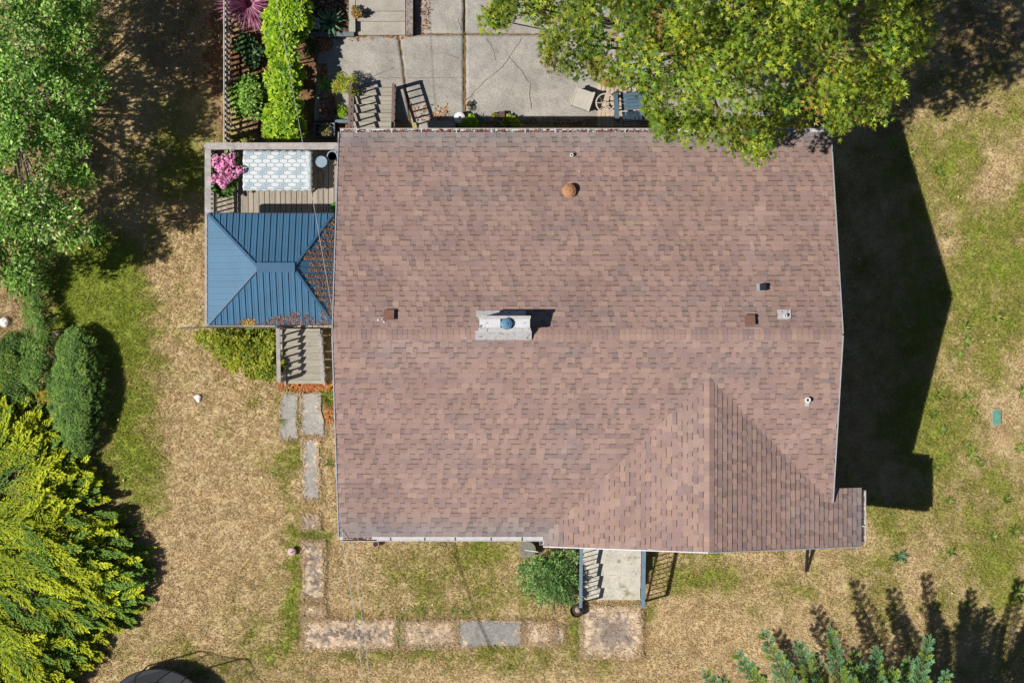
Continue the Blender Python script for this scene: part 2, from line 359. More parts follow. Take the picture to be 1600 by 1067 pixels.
# ------------------------------------------------------------------ patio
patio = thing('patio', '', '', (0, 0, 0)); del patio['label']; del patio['category']; patio['kind'] = 'structure'
PC = CA((166, 160, 150), (182, 175, 163), (142, 136, 126))
PCOV = C(150, 118, 84)
for i, q in enumerate([[(497, 57), (622, 56), (640, 190), (490, 190)], [(624, 56), (724, 55), (724, 192), (642, 192)], [(728, 55), (965, 55), (965, 192), (728, 192)],
                       [(648, -60), (724, -60), (724, 53), (648, 53)], [(727, -60), (965, -60), (965, 53), (727, 53)], [(967, -60), (1260, -60), (1260, 190), (967, 190)]]):
    slab(patio, q, z=.05, cover=-.15 if i else .0, seed=300 + i * 7, base=PC, wob=.012, stepm=.09, covc=PCOV)
def ribbon(pts, wd, mt, z, parent, name):
    m = MB(); pp = []
    for (a, b), (c, d) in zip(pts[:-1], pts[1:]):
        k = max(2, int(math.hypot(c - a, d - b) / 5))
        for t in range(k): pp.append((a + (c - a) * t / k, b + (d - b) * t / k))
    pp.append(pts[-1]); pp = [P(a + R.uniform(-.9, .9), b + R.uniform(-.9, .9), z) for a, b in pp]
    for i in range(len(pp) - 1):
        d = (pp[i + 1] - pp[i]).normalized(); n = Vector((-d.y, d.x, 0)); w1 = wd * (.5 + .5 * R.random()) / 2; w2 = wd * (.5 + .5 * R.random()) / 2
        m.face([pp[i] - n * w1, pp[i + 1] - n * w2, pp[i + 1] + n * w2, pp[i] + n * w1])
    return m.build(name, mt, parent)
for pts in ([(795, 90), (815, 110), (828, 132), (828, 150), (831, 172)], [(815, 60), (795, 92), (785, 105)], [(684, 83), (700, 85), (718, 92)], [(728, 158), (760, 125), (785, 105)],
            [(580, 120), (600, 112), (615, 106)], [(760, 60), (772, 80), (775, 95)], [(715, 30), (722, 48)]):
    ribbon(pts, .017, 'crack', .0585, patio, 'crack')
for pts, wd in (([(726, 50), (726, 190)], .085), ([(648, 54), (960, 54)], .05), ([(623, 55), (642, 192)], .045), ([(500, 122), (560, 122), (640, 122)], .012), ([(642, 122), (724, 122)], .012)):
    ribbon(pts, wd, 'joint', .0575, patio, 'joint')

# ------------------------------------------------------------------ house
house = thing('house', 'large single storey house with mauve brown shingle roof and front gable', 'house', (2, 0, 0))
PIT = .36; XW, XE, YN, YS, YR, ZR = -4.67, 8.60, 5.62, -5.26, .18, 5.20
ZN = ZR - PIT * (YN - YR); ZS = ZR - PIT * (YR - YS)
GX, GXW, GXE, GYS = 5.17, .864, 9.42, -5.52
GZ = 4.80
def roofz(x, y):
    z = ZR - PIT * abs(y - YR)
    if GXW < x < GXE and y < -.5: z = max(z, GZ - PIT * abs(x - GX))
    return z
def PR(px, py):
    z = 4.5
    for _ in range(8): p = P(px, py, z); z = roofz(p.x, p.y)
    return P(px, py, z)
WX0, WX1, WY0, WY1 = -4.22, 8.12, -4.75, 5.12
for nm_, b in (('wall', (WX0, WY0, .45, WX0 + .2, WY1, 3.2)), ('wall', (WX1 - .2, WY0, .45, WX1, WY1, 3.2)), ('wall', (WX0 + .2, WY0, .45, WX1 - .2, WY0 + .2, 3.2)), ('wall', (WX0 + .2, WY1 - .2, .45, WX1 - .2, WY1, 3.2)),
               ('wall', (1.35, -5.05, .45, 1.55, WY0, 3.15)), ('wall', (1.55, -5.05, .45, 8.7, -4.85, 3.15)), ('wall', (8.7, -5.05, .45, 8.9, -4.3, 3.15)), ('wall', (WX1, -4.5, .45, 8.7, -4.3, 3.15))):
    MB().box(*b).build(nm_, 'siding', house)
MB().box(WX0 + .02, WY0 + .02, -.1, WX1 - .02, WY1 - .02, .45).build('foundation', 'foundation', house)
for xx in (WX0 + .004, WX1 - .204):   # gable end walls above the eave line
    m = MB(); zz = ZR - .12; pr = [(WY0, 3.2), (WY1, 3.2), (WY1, zz - PIT * (WY1 - YR)), (YR, zz), (WY0, zz - PIT * (YR - WY0))]
    i = len(m.v); m.v += [(xx, a, b) for a, b in pr] + [(xx + .2, a, b) for a, b in pr]; m.f += [[0, 1, 2, 3, 4][::-1], [5, 6, 7, 8, 9]] + [[k, (k + 1) % 5, 5 + (k + 1) % 5, 5 + k] for k in range(5)]; m.c += [None] * 7
    m.build('gable_wall', 'siding', house)
for (a, b, c, d, axis, pos) in ((-2, -.6, 1.3, 2.5, 'y', WY1), (4.2, 5.6, 1.3, 2.5, 'y', WY1), (-3, -1.2, 1.2, 2.6, 'y', WY0), (-3.2, -1.8, 1.2, 2.6, 'x', WX1), (1.5, 3.2, 1.2, 2.6, 'x', WX1), (6, 7.6, 1.2, 2.6, 'y', -5.05)):
    s_ = 1 if pos > 0 else -1
    def bx(a, b, c, d, t0, t1):
        if axis == 'y': return (a, pos + s_ * t0, c, b, pos + s_ * t1, d)
        return (pos + s_ * t0, a, c, pos + s_ * t1, b, d)
    wnd = MB().box(*bx(a, b, c, d, .0, .03)).build('window', 'glass', house)
    fr = MB(); t = .07
    for q in ((a - t, b + t, c - t, c), (a - t, b + t, d, d + t), (a - t, a, c, d), (b, b + t, c, d)): fr.box(*bx(*q, 0.0, .05))
    fr.build('window_frame', 'white_metal', wnd)
dr = MB().box(2.35, -5.08, .62, 3.25, -5.052, 2.65).build('door', 'chair_blue', house)
MB().box(3.12, -5.13, 1.6, 3.17, -5.085, 1.66).build('handle', 'grey_metal', dr)
# roof body
rm = MB(); th = .16; ZB = .012
def ext_x(m, x0, x1, pr):
    n = len(pr); i = len(m.v); m.v += [(x0, a, b) for a, b in pr] + [(x1, a, b) for a, b in pr]
    m.f += [list(range(i, i + n)), list(range(i + n, i + 2 * n))[::-1]] + [[i + k, i + n + k, i + n + (k + 1) % n, i + (k + 1) % n] for k in range(n)]; m.c += [None] * (n + 2)
ext_x(rm, XW + .01, XE - .01, [(YN - .02, ZN - th), (YN - .02, ZN - ZB), (YR, ZR - ZB), (YS + .02, ZS - ZB), (YS + .02, ZS - th), (YR, ZR - th)])
def gz(x): return GZ - PIT * abs(x - GX)
def prismxz(m, y0, y1, pr):
    n = len(pr); i = len(m.v); m.v += [(a, y0, b) for a, b in pr] + [(a, y1, b) for a, b in pr]
    m.f += [list(range(i, i + n)), list(range(i + n, i + 2 * n))[::-1]] + [[i + k, i + n + k, i + n + (k + 1) % n, i + (k + 1) % n] for k in range(n)]; m.c += [None] * (n + 2)
prismxz(rm, GYS + .01, -4.5, [(GXW + .02, gz(GXW) - th), (GXW + .02, gz(GXW) - ZB), (GX, GZ - ZB), (GXE - .02, gz(GXE) - ZB), (GXE - .02, gz(GXE) - th), (GX, GZ - th)])
prismxz(rm, -4.5, -3.96, [(GX, GZ - ZB - .3), (GX, GZ - ZB), (GXE - .02, gz(GXE) - ZB), (GXE - .02, gz(GXE) - th)])
roof = rm.build('roof', 'soffit', house)
# shingles ----------------------------------------------------------
SHC = CA((178, 145, 129), (190, 156, 137), (167, 134, 124), (156, 131, 126), (145, 126, 124), (196, 163, 138), (184, 146, 130), (136, 119, 118), k=.62)
SHC = (SHC * .36 + SHC.mean(0) * .64) * np.array([1.04, 1.06, 1.08])
SHW = np.array([.24, .19, .17, .13, .08, .09, .08, .02])
EXPO = .143
STAINS = [(1.50, 4.0, .2, 1.1), (-.75, .55, .12, 1.3), (.45, .55, .14, 1.6), (7.05, .75, .16, .9), (7.9, -1.65, .12, .9), (6.6, 1.5, .12, .9), (-3.2, .75, .14, .7), (1.55, 4.95, .08, .5)]
pieces = []   # (width, verts, faces, colours)
def wedge(O, U, Vv, Nn, u0, u1, v0, v1, lo, hi, c, band):
    """one shingle tab: butt edge lifted by lo, upper edge by hi; band = darker granule strip at the upper end of recessed tabs"""
    def pt(u, v, n): return tuple(O + U * u + Vv * v + Nn * n)
    vs = [pt(u0, v0, lo), pt(u1, v0, lo), pt(u1, v1, hi), pt(u0, v1, hi), pt(u0, v0, -.004), pt(u1, v0, -.004), pt(u1, v1, -.004), pt(u0, v1, -.004)]
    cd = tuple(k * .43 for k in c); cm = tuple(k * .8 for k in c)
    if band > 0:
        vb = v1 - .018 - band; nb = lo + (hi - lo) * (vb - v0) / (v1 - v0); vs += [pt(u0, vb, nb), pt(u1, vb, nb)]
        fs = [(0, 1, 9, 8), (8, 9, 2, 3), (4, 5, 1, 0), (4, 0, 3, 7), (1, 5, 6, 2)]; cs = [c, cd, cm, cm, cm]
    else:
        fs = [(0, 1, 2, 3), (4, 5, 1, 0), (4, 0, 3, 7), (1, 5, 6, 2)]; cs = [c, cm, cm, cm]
    return vs, fs, cs
def shingle_slope(O, U, vplan, run, urange, seed):
    rng = random.Random(seed); c_ = 1 / math.sqrt(1 + PIT * PIT); s_ = PIT * c_
    Vv = Vector((vplan[0] * c_, vplan[1] * c_, s_)); Nn = U.cross(Vv)
    if Nn.z < 0: Nn = -Nn
    L = run / c_; i = 0
    while i * EXPO < L - .01:
        v0 = i * EXPO; v1 = min(v0 + EXPO + .018, L + .0); i += 1
        a, b = urange((v0 + EXPO / 2) * c_)
        u = a - rng.uniform(0, .1) ; tab = rng.random() < .5; blend = rng.random(); run_left = 0
        while u < b:
            if run_left <= 0: blend = rng.choices(range(8), SHW)[0]; run_left = rng.uniform(.15, .9)
            wd = rng.uniform(.10, .30) if tab else rng.uniform(.08, .2)
            u0 = max(u, a); u1 = min(u + wd, b); u += wd; run_left -= wd
            if u1 - u0 > .03:
                k = blend if rng.random() < .72 else rng.choices(range(8), SHW)[0]
                pos = O + U * ((u0 + u1) / 2) + Vv * v0
                px = pos.x; py = pos.y
                sh = 1 + .07 * (rng.random() - .5) * 2 + .16 * (float(fbm(px / 1.1, py / 1.1, 91, 3)) - .5)
                col = SHC[k] * sh * (1.035 if tab else .955)
                # weathered grey granules near the eaves and in blotches
                wth = max(0., min(1., 1.15 - v0 / .55)) * .55 * (.5 + float(fbm(px * .8, py * .8, 17, 2))) + .3 * max(0., float(fbm(px / 1.6, py / 1.6, 55, 3)) - .52) * 2
                wth = min(wth, .7); grey = float(col.mean()) * np.array([1.06, .99, .97]); col = col * (1 - wth) + grey * wth
                streak = .06 * (float(fbm((px if U.x else py) * 2.2, (py if U.x else px) * .35, 41, 3)) - .5) * 2; col = col * (1 - streak)
                for sx_, sy_, sw_, sl_ in STAINS:   # run-off stains below the roof fittings
                    dn = (py - sy_) if sy_ > YR else (sy_ - py)
                    if U.x and 0 < dn < sl_ and (py > YR) == (sy_ > YR) and abs(px - sx_ - .05 * math.sin(py * 5)) < sw_: col = col * (1 - .13 * (1 - dn / sl_))
                lo = .024 if tab else .013
                pieces.append((u1 - u0, *wedge(O, U, Vv, Nn, u0, u1, v0, v1, lo, .003, tuple(col), 0 if tab else rng.uniform(.022, .034))))
            tab = not tab if rng.random() < .85 else tab
shingle_slope(Vector((XW, YN, ZN)), Vector((1, 0, 0)), (0, -1), YN - YR, lambda d: (0, XE - XW), 1)
shingle_slope(Vector((XW, YS, ZS)), Vector((1, 0, 0)), (0, 1), YR - YS, lambda d: (0, XE - XW), 2)
shingle_slope(Vector((GXW, 0, gz(GXW))), Vector((0, 1, 0)), (1, 0), GX - GXW, lambda d: (GYS, (GXW + d) - 6.08 + .22), 3)
def erange(d):
    x = GXE - d
    if x > 8.58: return (GYS, min(-3.94, -4.34 + (x - 8.6) / .12 * .4))
    return (GYS, 4.258 - x + .22)
shingle_slope(Vector((GXE, 0, gz(GXE))), Vector((0, 1, 0)), (-1, 0), GXE - GX, erange, 4)
# ridge caps
caps = []
def ridge_caps(p0, p1, side, seed):
    rng = random.Random(seed); d = (p1 - p0); L = d.length; d.normalize(); u = 0; k = rng.choices(range(8), SHW)[0]
    c_ = 1 / math.sqrt(1 + PIT * PIT)
    while u < L:
        e = rng.uniform(.12, .16); u1 = min(u + e, L)
        if rng.random() < .6: k = rng.choices(range(8), SHW)[0]
        col = tuple(SHC[k] * (1.02 + .2 * (rng.random() - .5))); wd = .15 + rng.uniform(-.008, .008); m = MB()
        def pt(uu, sd, n): return p0 + d * uu + side * sd * wd * c_ + Vector((0, 0, -abs(sd) * wd * c_ * PIT + n))
        a, b = .027, .019
        m.face([pt(u, -1, a), pt(u1 + .02, -1, b), pt(u1 + .02, 0, b), pt(u, 0, a)], col); m.face([pt(u, 0, a), pt(u1 + .02, 0, b), pt(u1 + .02, 1, b), pt(u, 1, a)], col)
        cd = tuple(q * .9 for q in col)
        m.face([pt(u, -1, 0), pt(u, 0, 0), pt(u, 0, a), pt(u, -1, a)][::-1], cd); m.face([pt(u, 0, 0), pt(u, 1, 0), pt(u, 1, a), pt(u, 0, a)], cd)
        m.face([pt(u, -1, 0), pt(u1, -1, 0), pt(u1, -1, b), pt(u, -1, a)], cd); m.face([pt(u, 1, 0), pt(u1, 1, 0), pt(u1, 1, b), pt(u, 1, a)][::-1], cd)
        m.build('ridge_shingle', 'shingle', roof); u = u1
ridge_caps(Vector((XE, YR, ZR)), Vector((XW, YR, ZR)), Vector((0, 1, 0)), 5)
ridge_caps(Vector((GX, GYS, GZ)), Vector((GX, -.75, GZ)), Vector((1, 0, 0)), 6)
# the 300 that show largest are parts, the rest one mass
def plan_vis(p):
    x = sum(v[0] for v in p[1][:4]) / 4; y = sum(v[1] for v in p[1][:4]) / 4; z = sum(v[2] for v in p[1][:4]) / 4
    return roofz(x, y) < z + .05 and not (x > 3.2 and y > 4.0)
order = sorted(range(len(pieces)), key=lambda i: -pieces[i][0] - .0001 * (i % 7)); big = set()
for i in order:
    if plan_vis(pieces[i]): big.add(i)
    if len(big) >= 300: break
mass = MB()
for i, (wd, vs, fs, cs) in enumerate(pieces):
    m = MB() if i in big else mass; o = len(m.v); m.v += vs; m.f += [[o + k for k in f] for f in fs]; m.c += cs
    if i in big: m.build('shingle', 'shingle', roof)
mass.build('shingle_field', 'shingle', roof, kind='stuff')
# edges, gutters
for x in (XW - .012, XE + .012):
    for y, z in ((YN, ZN), (YS if x < 0 else -4.3, ZS if x < 0 else ZR - PIT * (YR + 4.3))):
        MB().bar((x, y, z - .05), (x, YR, ZR - .05), .03, .16).build('drip_edge', 'drip_metal', roof)
MB().bar((GXW, GYS - .012, gz(GXW) - .05), (GX, GYS - .012, GZ - .05), .03, .16).build('drip_edge', 'drip_metal', roof)
MB().bar((GX, GYS - .012, GZ - .05), (GXE, GYS - .012, gz(GXE) - .05), .03, .16).build('drip_edge', 'drip_metal', roof)
def gutter(a, b, out, z, guard):
    m = MB(); a = Vector(a); b = Vector(b); o = Vector(out)
    for off, zz, wd, ht in ((.015, z - .06, .008, .11), (.125, z - .055, .014, .12), (.07, z - .118, .12, .008)):
        m.bar(a + o * off + Vector((0, 0, zz - a.z)), b + o * off + Vector((0, 0, zz - b.z)), wd, ht)
    g = m.build('gutter', 'white_metal', house); d = (b - a); L = d.length; d.normalize()
    for k in range(int(L / .9)):
        q = a + d * (.45 + k * .9 + R.uniform(-.06, .06)); MB().bar(q + o * .005 + Vector((0, 0, z - .012 - q.z)), q + o * .13 + Vector((0, 0, z - .004 - q.z)), .03, .012).build('strap', 'grey_metal' if guard else 'white_metal', g)
    if guard: MB().bar(a + d * guard + o * .07 + Vector((0, 0, z - .022 - a.z)), b + o * .07 + Vector((0, 0, z - .022 - b.z)), .10, .006).build('leaf_guard', 'white_metal', g)
    return g
gN = gutter((XW + .02, YN, ZN), (XE, YN, ZN), (0, 1, 0), ZN - .0, 0)
gS = gutter((XW + .02, YS, ZS), (GXW - .02, YS, ZS), (0, -1, 0), ZS, 1.0)
gE = gutter((GXE, GYS + .1, gz(GXE)), (GXE, -4.02, gz(GXE)), (1, 0, 0), gz(GXE), 0)
gW = gutter((GXW - .13, YS - .12, gz(GXW)), (GXW - .13, GYS + .02, gz(GXW)), (1, 0, 0), gz(GXW) + .0, 0)
# chimney
p = PR(789, 505); cz = ZR + .62; cx0, cx1, cy0, cy1 = P(749, 0, cz).x, P(828, 0, cz).x, P(0, 518, cz).y, P(0, 494, cz).y
chim = MB().box(cx0 + .02, cy0 + .02, 4.6, cx1 - .02, cy1 - .02, cz - .06).build('chimney', 'white_paint', house, label='white painted chimney with blue round flue cap')
hx0, hx1 = P(782, 0, cz).x, P(801, 0, cz).x
MB().box(cx0, cy0 + .10, cz - .058, hx0, cy1 - .07, cz).build('cap_slab', 'white_paint', chim)
MB().box(hx1, cy0 + .10, cz - .058, cx1, cy1 - .07, cz).build('cap_slab', 'white_paint', chim)
MB().box(cx0 - .02, cy1 - .068, cz - .09, cx1 + .02, cy1 + .01, cz + .02).build('cap_edge', 'flashing', chim)
MB().box(cx0 - .02, cy0 - .01, cz - .09, cx1 + .02, cy0 + .098, cz - .01).build('cap_edge', 'flashing', chim)
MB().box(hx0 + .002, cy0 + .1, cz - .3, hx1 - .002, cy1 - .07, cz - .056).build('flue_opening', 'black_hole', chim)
fx = (hx0 + hx1) / 2; fy = (cy0 + cy1) / 2
fl = MB().lathe([(.11, -.1), (.11, .07), (.15, .075), (.15, .095), (.12, .115), (.10, .12), (.10, .13), (.04, .14), (.04, .165), (.015, .17)], (fx, fy, cz), 24).build('flue_cap', 'lead_blue', chim, smooth=True)
sy0, sy1 = PR(780, 531).y, PR(780, 517).y
fm = MB(); fm.hexa([(cx0 - .12, sy0, roofz(0, sy0) + .05), (cx1 + .05, sy0, roofz(0, sy0) + .05), (cx1 + .05, cy0 + .02, roofz(0, cy0) + .22), (cx0 - .12, cy0 + .02, roofz(0, cy0) + .22),
               (cx0 - .12, sy0, roofz(0, sy0) + .07), (cx1 + .05, sy0, roofz(0, sy0) + .07), (cx1 + .05, cy0 + .02, roofz(0, cy0) + .25), (cx0 - .12, cy0 + .02, roofz(0, cy0) + .25)])
fm.build('flashing', 'flashing', chim)
ny0, ny1 = cy1 - .01, PR(760, 485).y + .0
MB().hexa([(cx0 - .1, ny0, roofz(0, ny0) + .04), (cx1 - .1, ny0, roofz(0, ny0) + .04), (cx1 - .1, ny1, roofz(0, ny1) + .035), (cx0 - .1, ny1, roofz(0, ny1) + .035),
           (cx0 - .1, ny0, roofz(0, ny0) + .07), (cx1 - .1, ny0, roofz(0, ny0) + .07), (cx1 - .1, ny1, roofz(0, ny1) + .05), (cx0 - .1, ny1, roofz(0, ny1) + .05)]).build('flashing', 'flashing', chim)
# roof vents
def tilted(q, w_, d_, off, t):
    sg = -PIT if q.y > YR else PIT
    pts = []
    for dz in (off, off + t):
        for sx, sy in ((-1, -1), (1, -1), (1, 1), (-1, 1)):
            x = q.x + sx * w_ / 2; y = q.y + sy * d_ / 2; pts.append((x, y, roofz(x, y) + dz))
    return MB().hexa(pts)
for a, b in ((608, 492), (1171, 500)):
    q = PR(a, b); v = tilted(q, .27, .27, .10, .03).build('box_vent', 'vent_brown', house); tilted(q, .20, .20, -.01, .11).build('vent_neck', 'vent_brown', v)
q = PR(1189, 449); v = tilted(q, .24, .20, .025, .012).build('pipe_vent', 'drip_metal', house); tilted(q + Vector((.04, 0, 0)), .16, .17, .037, .12).build('vent_hood', 'dark_metal', v)
for a, b, fw, fd, dx, dy, pr in ((1225, 491, .36, .26, .02, -.04, .045), (1261, 628, .12, .22, 0, .06, .07), (893, 243, .0, .0, 0, 0, .045)):
    q = PR(a, b)
    if fw: v = tilted(q, fw, fd, .025, .012).build('pipe_flashing', 'flashing', house)
    else: v = house
    x, y = q.x + dx, q.y + dy; zz = roofz(x, y)
    pp = MB().lathe([(pr, -.02), (pr, .16 if pr > .05 else .13), (pr * .62, .16 if pr > .05 else .13), (pr * .6, .03)], (x, y, zz), 14).build('vent_pipe', 'white_glaze', v)
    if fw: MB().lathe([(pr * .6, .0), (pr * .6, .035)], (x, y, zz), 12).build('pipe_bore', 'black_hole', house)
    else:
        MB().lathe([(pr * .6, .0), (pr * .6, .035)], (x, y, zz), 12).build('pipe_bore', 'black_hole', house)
q = PR(889, 299); t = MB().lathe([(.17, -.08), (.17, .10), (.19, .11), (.19, .13), (.10, .20), (.02, .215)], (q.x, q.y, q.z), 22).build('roof_turbine', 'rust', house, label='rusty round turbine vent')
for k in range(4):
    an = k * math.pi / 2 + .3; MB().bar((q.x, q.y, q.z + .222), (q.x + .17 * math.cos(an), q.y + .17 * math.sin(an), q.z + .15), .05, .015).build('fin', 'rust', t)

# ------------------------------------------------------------------ deck
DZ = 1.30; DX0, DX1, DY0, DY1 = -8.42, -4.24, .40, 5.40
deck = thing('wooden_deck', 'weathered wooden deck with railing on the left side of the house', 'deck', (-6.4, 2.9, 0))
x = DX0
while x < DX1 - .02:
    x1 = min(x + .145, DX1); MB().box(x, DY0, DZ - .035, x1 - .012, DY1, DZ + R.uniform(-.002, .002)).build('deck_board', 'deck_wood', deck); x += .15
for yy in (DY0 + .05, 1.6, 2.9, 4.2, DY1 - .05): MB().box(DX0, yy - .04, DZ - .25, DX1, yy + .04, DZ - .037).build('joist', 'dark_wood', deck)
for a in (DX0 + .07, -6.3, DX1 - .1):
    for b in (DY0 + .07, 2.9, DY1 - .07): MB().box(a - .05, b - .05, -.05, a + .05, b + .05, DZ - .037).build('post', 'dark_wood', deck)
MB().box(DX0 - .025, DY0, DZ - .28, DX0 - .002, DY1, DZ - .0).build('rim_board', 'rail_wood', deck)
MB().box(DX0 - .025, DY1 + .002, DZ - .28, DX1, DY1 + .025, DZ - .0).build('rim_board', 'rail_wood', deck)
RZ = 2.2
def railing(par, p0, p1, b0, b1, mt, cw=.14, ct=.04, sp=.13, bw=.035, posts=True, low=True, capname='rail_cap'):
    p0 = Vector(p0); p1 = Vector(p1); L = (Vector((p1.x, p1.y, 0)) - Vector((p0.x, p0.y, 0))).length
    MB().bar(p0, p1, cw, ct).build(capname, mt, par)
    lo0 = Vector((p0.x, p0.y, b0 + .1)); lo1 = Vector((p1.x, p1.y, b1 + .1))
    if low: MB().bar(lo0, lo1, .05, .06).build('lower_rail', mt, par)
    n = max(2, int(L / sp))
    for k in range(1, n):
        t = k / n; a = lo0.lerp(lo1, t); b = p0.lerp(p1, t); MB().box(a.x - bw / 2, a.y - bw / 2, a.z, a.x + bw / 2, a.y + bw / 2, b.z - ct / 2).build('baluster', mt, par)
    if posts:
        for a, z0, z1 in ((p0, b0, p0.z), (p1, b1, p1.z)): MB().box(a.x - .045, a.y - .045, z0, a.x + .045, a.y + .045, z1 - ct / 2 - .002).build('rail_post', mt, par)
railing(deck, (DX0 - .02, DY1 - .03, RZ), (-4.75, DY1 - .03, RZ), DZ, DZ, 'rail_wood', cw=.19)
railing(deck, (DX0 + .05, DY1 - .13, RZ), (DX0 + .05, DY0 + .05, RZ), DZ, DZ, 'rail_wood', cw=.17)
railing(deck, (DX0 + .1, DY0 + .06, RZ - .01), (-6.52, DY0 + .06, RZ - .01), DZ, DZ, 'rail_wood', cw=.09)
tag(MB().tube([P(284, 512, 2.26), P(360, 511, 2.26), P(434, 512, 2.24)], .018, 8).build('metal_pole', 'grey_metal'), 'long thin grey pole lying along the deck rail above the yellow green hedge', 'pole')
# side stairs of the deck
def stairs(par, x0, x1, ytop, ybot, ztop, zbot, n, mt, mst, over=.0):
    for k in range(n):
        ya = ytop + (ybot - ytop) * k / n; yb = ytop + (ybot - ytop) * (k + 1) / n; z = ztop + (zbot - ztop) * (k / (n - 1) if n > 1 else 0)
        s_ = 1 if yb > ya else -1
        MB().box(x0, ya + s_ * .012, z - .04, x1, (ya + yb) / 2 - s_ * .003, z).build('tread_board', mt, par); MB().box(x0, (ya + yb) / 2 + s_ * .003, z - .04, x1, yb + s_ * .01, z).build('tread_board', mt, par)
        MB().box(x0 + .02, ya + s_ * .02, z - .19, x1 - .02, ya + s_ * .035, z - .042).build('riser', mst, par)
    for x in (x0 - .028, x1 + .028): MB().bar((x, ytop, ztop - .12), (x, ybot, zbot - .08), .045, .24).build('stringer', mst, par)
st = thing('deck_stairs', 'weathered wooden stairs coming down from the deck to the front path', 'stairs', tuple(P(476, 560)))
sx0, sx1 = P(444, 0, .7).x, P(503, 0, .7).x; sy0, sy1 = DY0 - .03, P(0, 599, .12).y
stairs(st, sx0, sx1, sy0, sy1, DZ - .06, .14, 8, 'tread_wood', 'rail_wood')
railing(st, (P(434, 0, 2.2).x, sy0, 2.2), (P(436, 0, 1.0).x, sy1 + .1, 1.05), DZ, .14, 'rail_wood', cw=.11, sp=.2, bw=.04)
railing(st, (sx1 + .03, sy0 - .2, 1.75), (sx1 + .03, sy1 + .1, .75), DZ - .1, .14, 'rail_wood', cw=.09, sp=.22, bw=.04)
# ------------------------------------------------------------------ blue metal gazebo roof
gaz = thing('gazebo', 'blue ribbed metal hip roof gazebo standing on the deck', 'gazebo', (-6.5, 1.96, DZ))
EZ = 2.98; ex0, ex1, ey0, ey1 = P(325, 0, EZ).x, P(521, 0, EZ).x, P(0, 507, EZ).y, P(0, 334, EZ).y
RZg = 3.62; rx0, rx1, ry = P(404, 0, RZg).x, P(458, 0, RZg).x, P(0, 418, RZg).y
def slope_panels(a, b, ra, rb, pitch=.168):
    """a->b eave, ra->rb ridge (outside view: a left, b right looking up-slope)"""
    a, b, ra, rb = map(Vector, (a, b, ra, rb)); U = (b - a); L = U.length; U.normalize()
    foot = a + U * (ra - a).dot(U); Vv = (ra - foot); H = Vv.length; Vv.normalize(); N = U.cross(Vv)
    if N.z < 0: N = -N
    ta = (ra - a).dot(U); tb = (rb - a).dot(U)
    def vm(u):
        if u < ta: return H * u / ta
        if u > tb: return H * (L - u) / (L - tb)
        return H
    n = max(2, round(L / pitch)); w_ = L / n
    for k in range(n):
        u0, u1 = k * w_, (k + 1) * w_; ks = [u0] + [t for t in (ta, tb) if u0 + .001 < t < u1 - .001] + [u1]
        top = [(u, vm(u)) for u in ks][::-1]; poly = [(u0, 0), (u1, 0)] + [q for q in top if q[1] > 1e-4]
        if len(poly) < 3: continue
        m = MB(); m.face([a + U * p[0] + Vv * p[1] for p in poly]); m.face([a + U * p[0] + Vv * p[1] - N * .012 for p in poly][::-1])
        h0 = vm(u0)
        if h0 > .03: m.bar(a + U * (u0 + .012) + N * .014, a + U * (u0 + .012) + Vv * (h0 - .01) + N * .014, .022, .03, up=N)
        hm = vm((u0 + u1) / 2)
        if hm > .05: m.bar(a + U * (u0 + u1) / 2 + N * .003, a + U * (u0 + u1) / 2 + Vv * (hm - .02) + N * .003, .012, .008, up=N)
        m.build('roof_panel', 'blue_steel', gaz)
A_, B_, C_, D_ = (ex0, ey0, EZ), (ex1, ey0, EZ), (ex1, ey1, EZ), (ex0, ey1, EZ); R0, R1 = (rx0, ry, RZg), (rx1, ry, RZg)
slope_panels(A_, B_, R0, R1); slope_panels(C_, D_, R1, R0); slope_panels(D_, A_, R0, R0); slope_panels(B_, C_, R1, R1)
for a, b in ((A_, R0), (B_, R1), (C_, R1), (D_, R0)): MB().bar(Vector(a) + Vector((0, 0, .03)), Vector(b) + Vector((0, 0, .035)), .07, .02).build('hip_cap', 'blue_cap', gaz)
MB().bar((rx0 - .05, ry, RZg + .04), (rx1 + .05, ry, RZg + .04), .26, .03).build('ridge_cap', 'blue_cap', gaz)
for a, b in ((A_, B_), (B_, C_), (C_, D_), (D_, A_)):
    MB().bar(Vector(a) + Vector((0, 0, -.05)), Vector(b) + Vector((0, 0, -.05)), .05, .10).build('fascia', 'dark_metal', gaz)
for a in (ex0 + .25, ex1 - .35):
    for b in (ey0 + .22, ey1 - .22): MB().box(a - .06, b - .06, DZ, a + .06, b + .06, EZ + .05).build('post', 'dark_metal', gaz)
# ------------------------------------------------------------------ things on the deck
tz = DZ + .74; tx0, tx1, ty0, ty1 = P(381, 0, tz).x, P(485, 0, tz).x, P(0, 296, tz).y, P(0, 237, tz).y
tb = thing('patio_table', 'dark wooden patio table under the white hexagon tablecloth', 'table', ((tx0 + tx1) / 2, (ty0 + ty1) / 2, DZ))
MB().box(tx0 + .05, ty0 + .05, tz - .05, tx1 - .05, ty1 - .05, tz - .012).build('table_top', 'table_wood', tb)
for a, s_ in ((tx0 + .25, 1), (tx1 - .12, -1)):
    for b, t_ in ((ty0 + .1, -1), (ty1 - .15, 1)): MB().bar((a, b - t_ * .1, tz - .05), (a + s_ * -.1, b + t_ * .12, DZ), .05, .05).build('leg', 'table_wood', tb)
n, m_ = 40, 24; u, v = np.meshgrid(np.linspace(-.1, 1.1, n), np.linspace(-.14, 1.14, m_)); W, H = tx1 - tx0, ty1 - ty0
ov = np.maximum(np.maximum(-u * W, (u - 1) * W), np.maximum(-v * H, (v - 1) * H)); cl = np.clip(ov, 0, None)
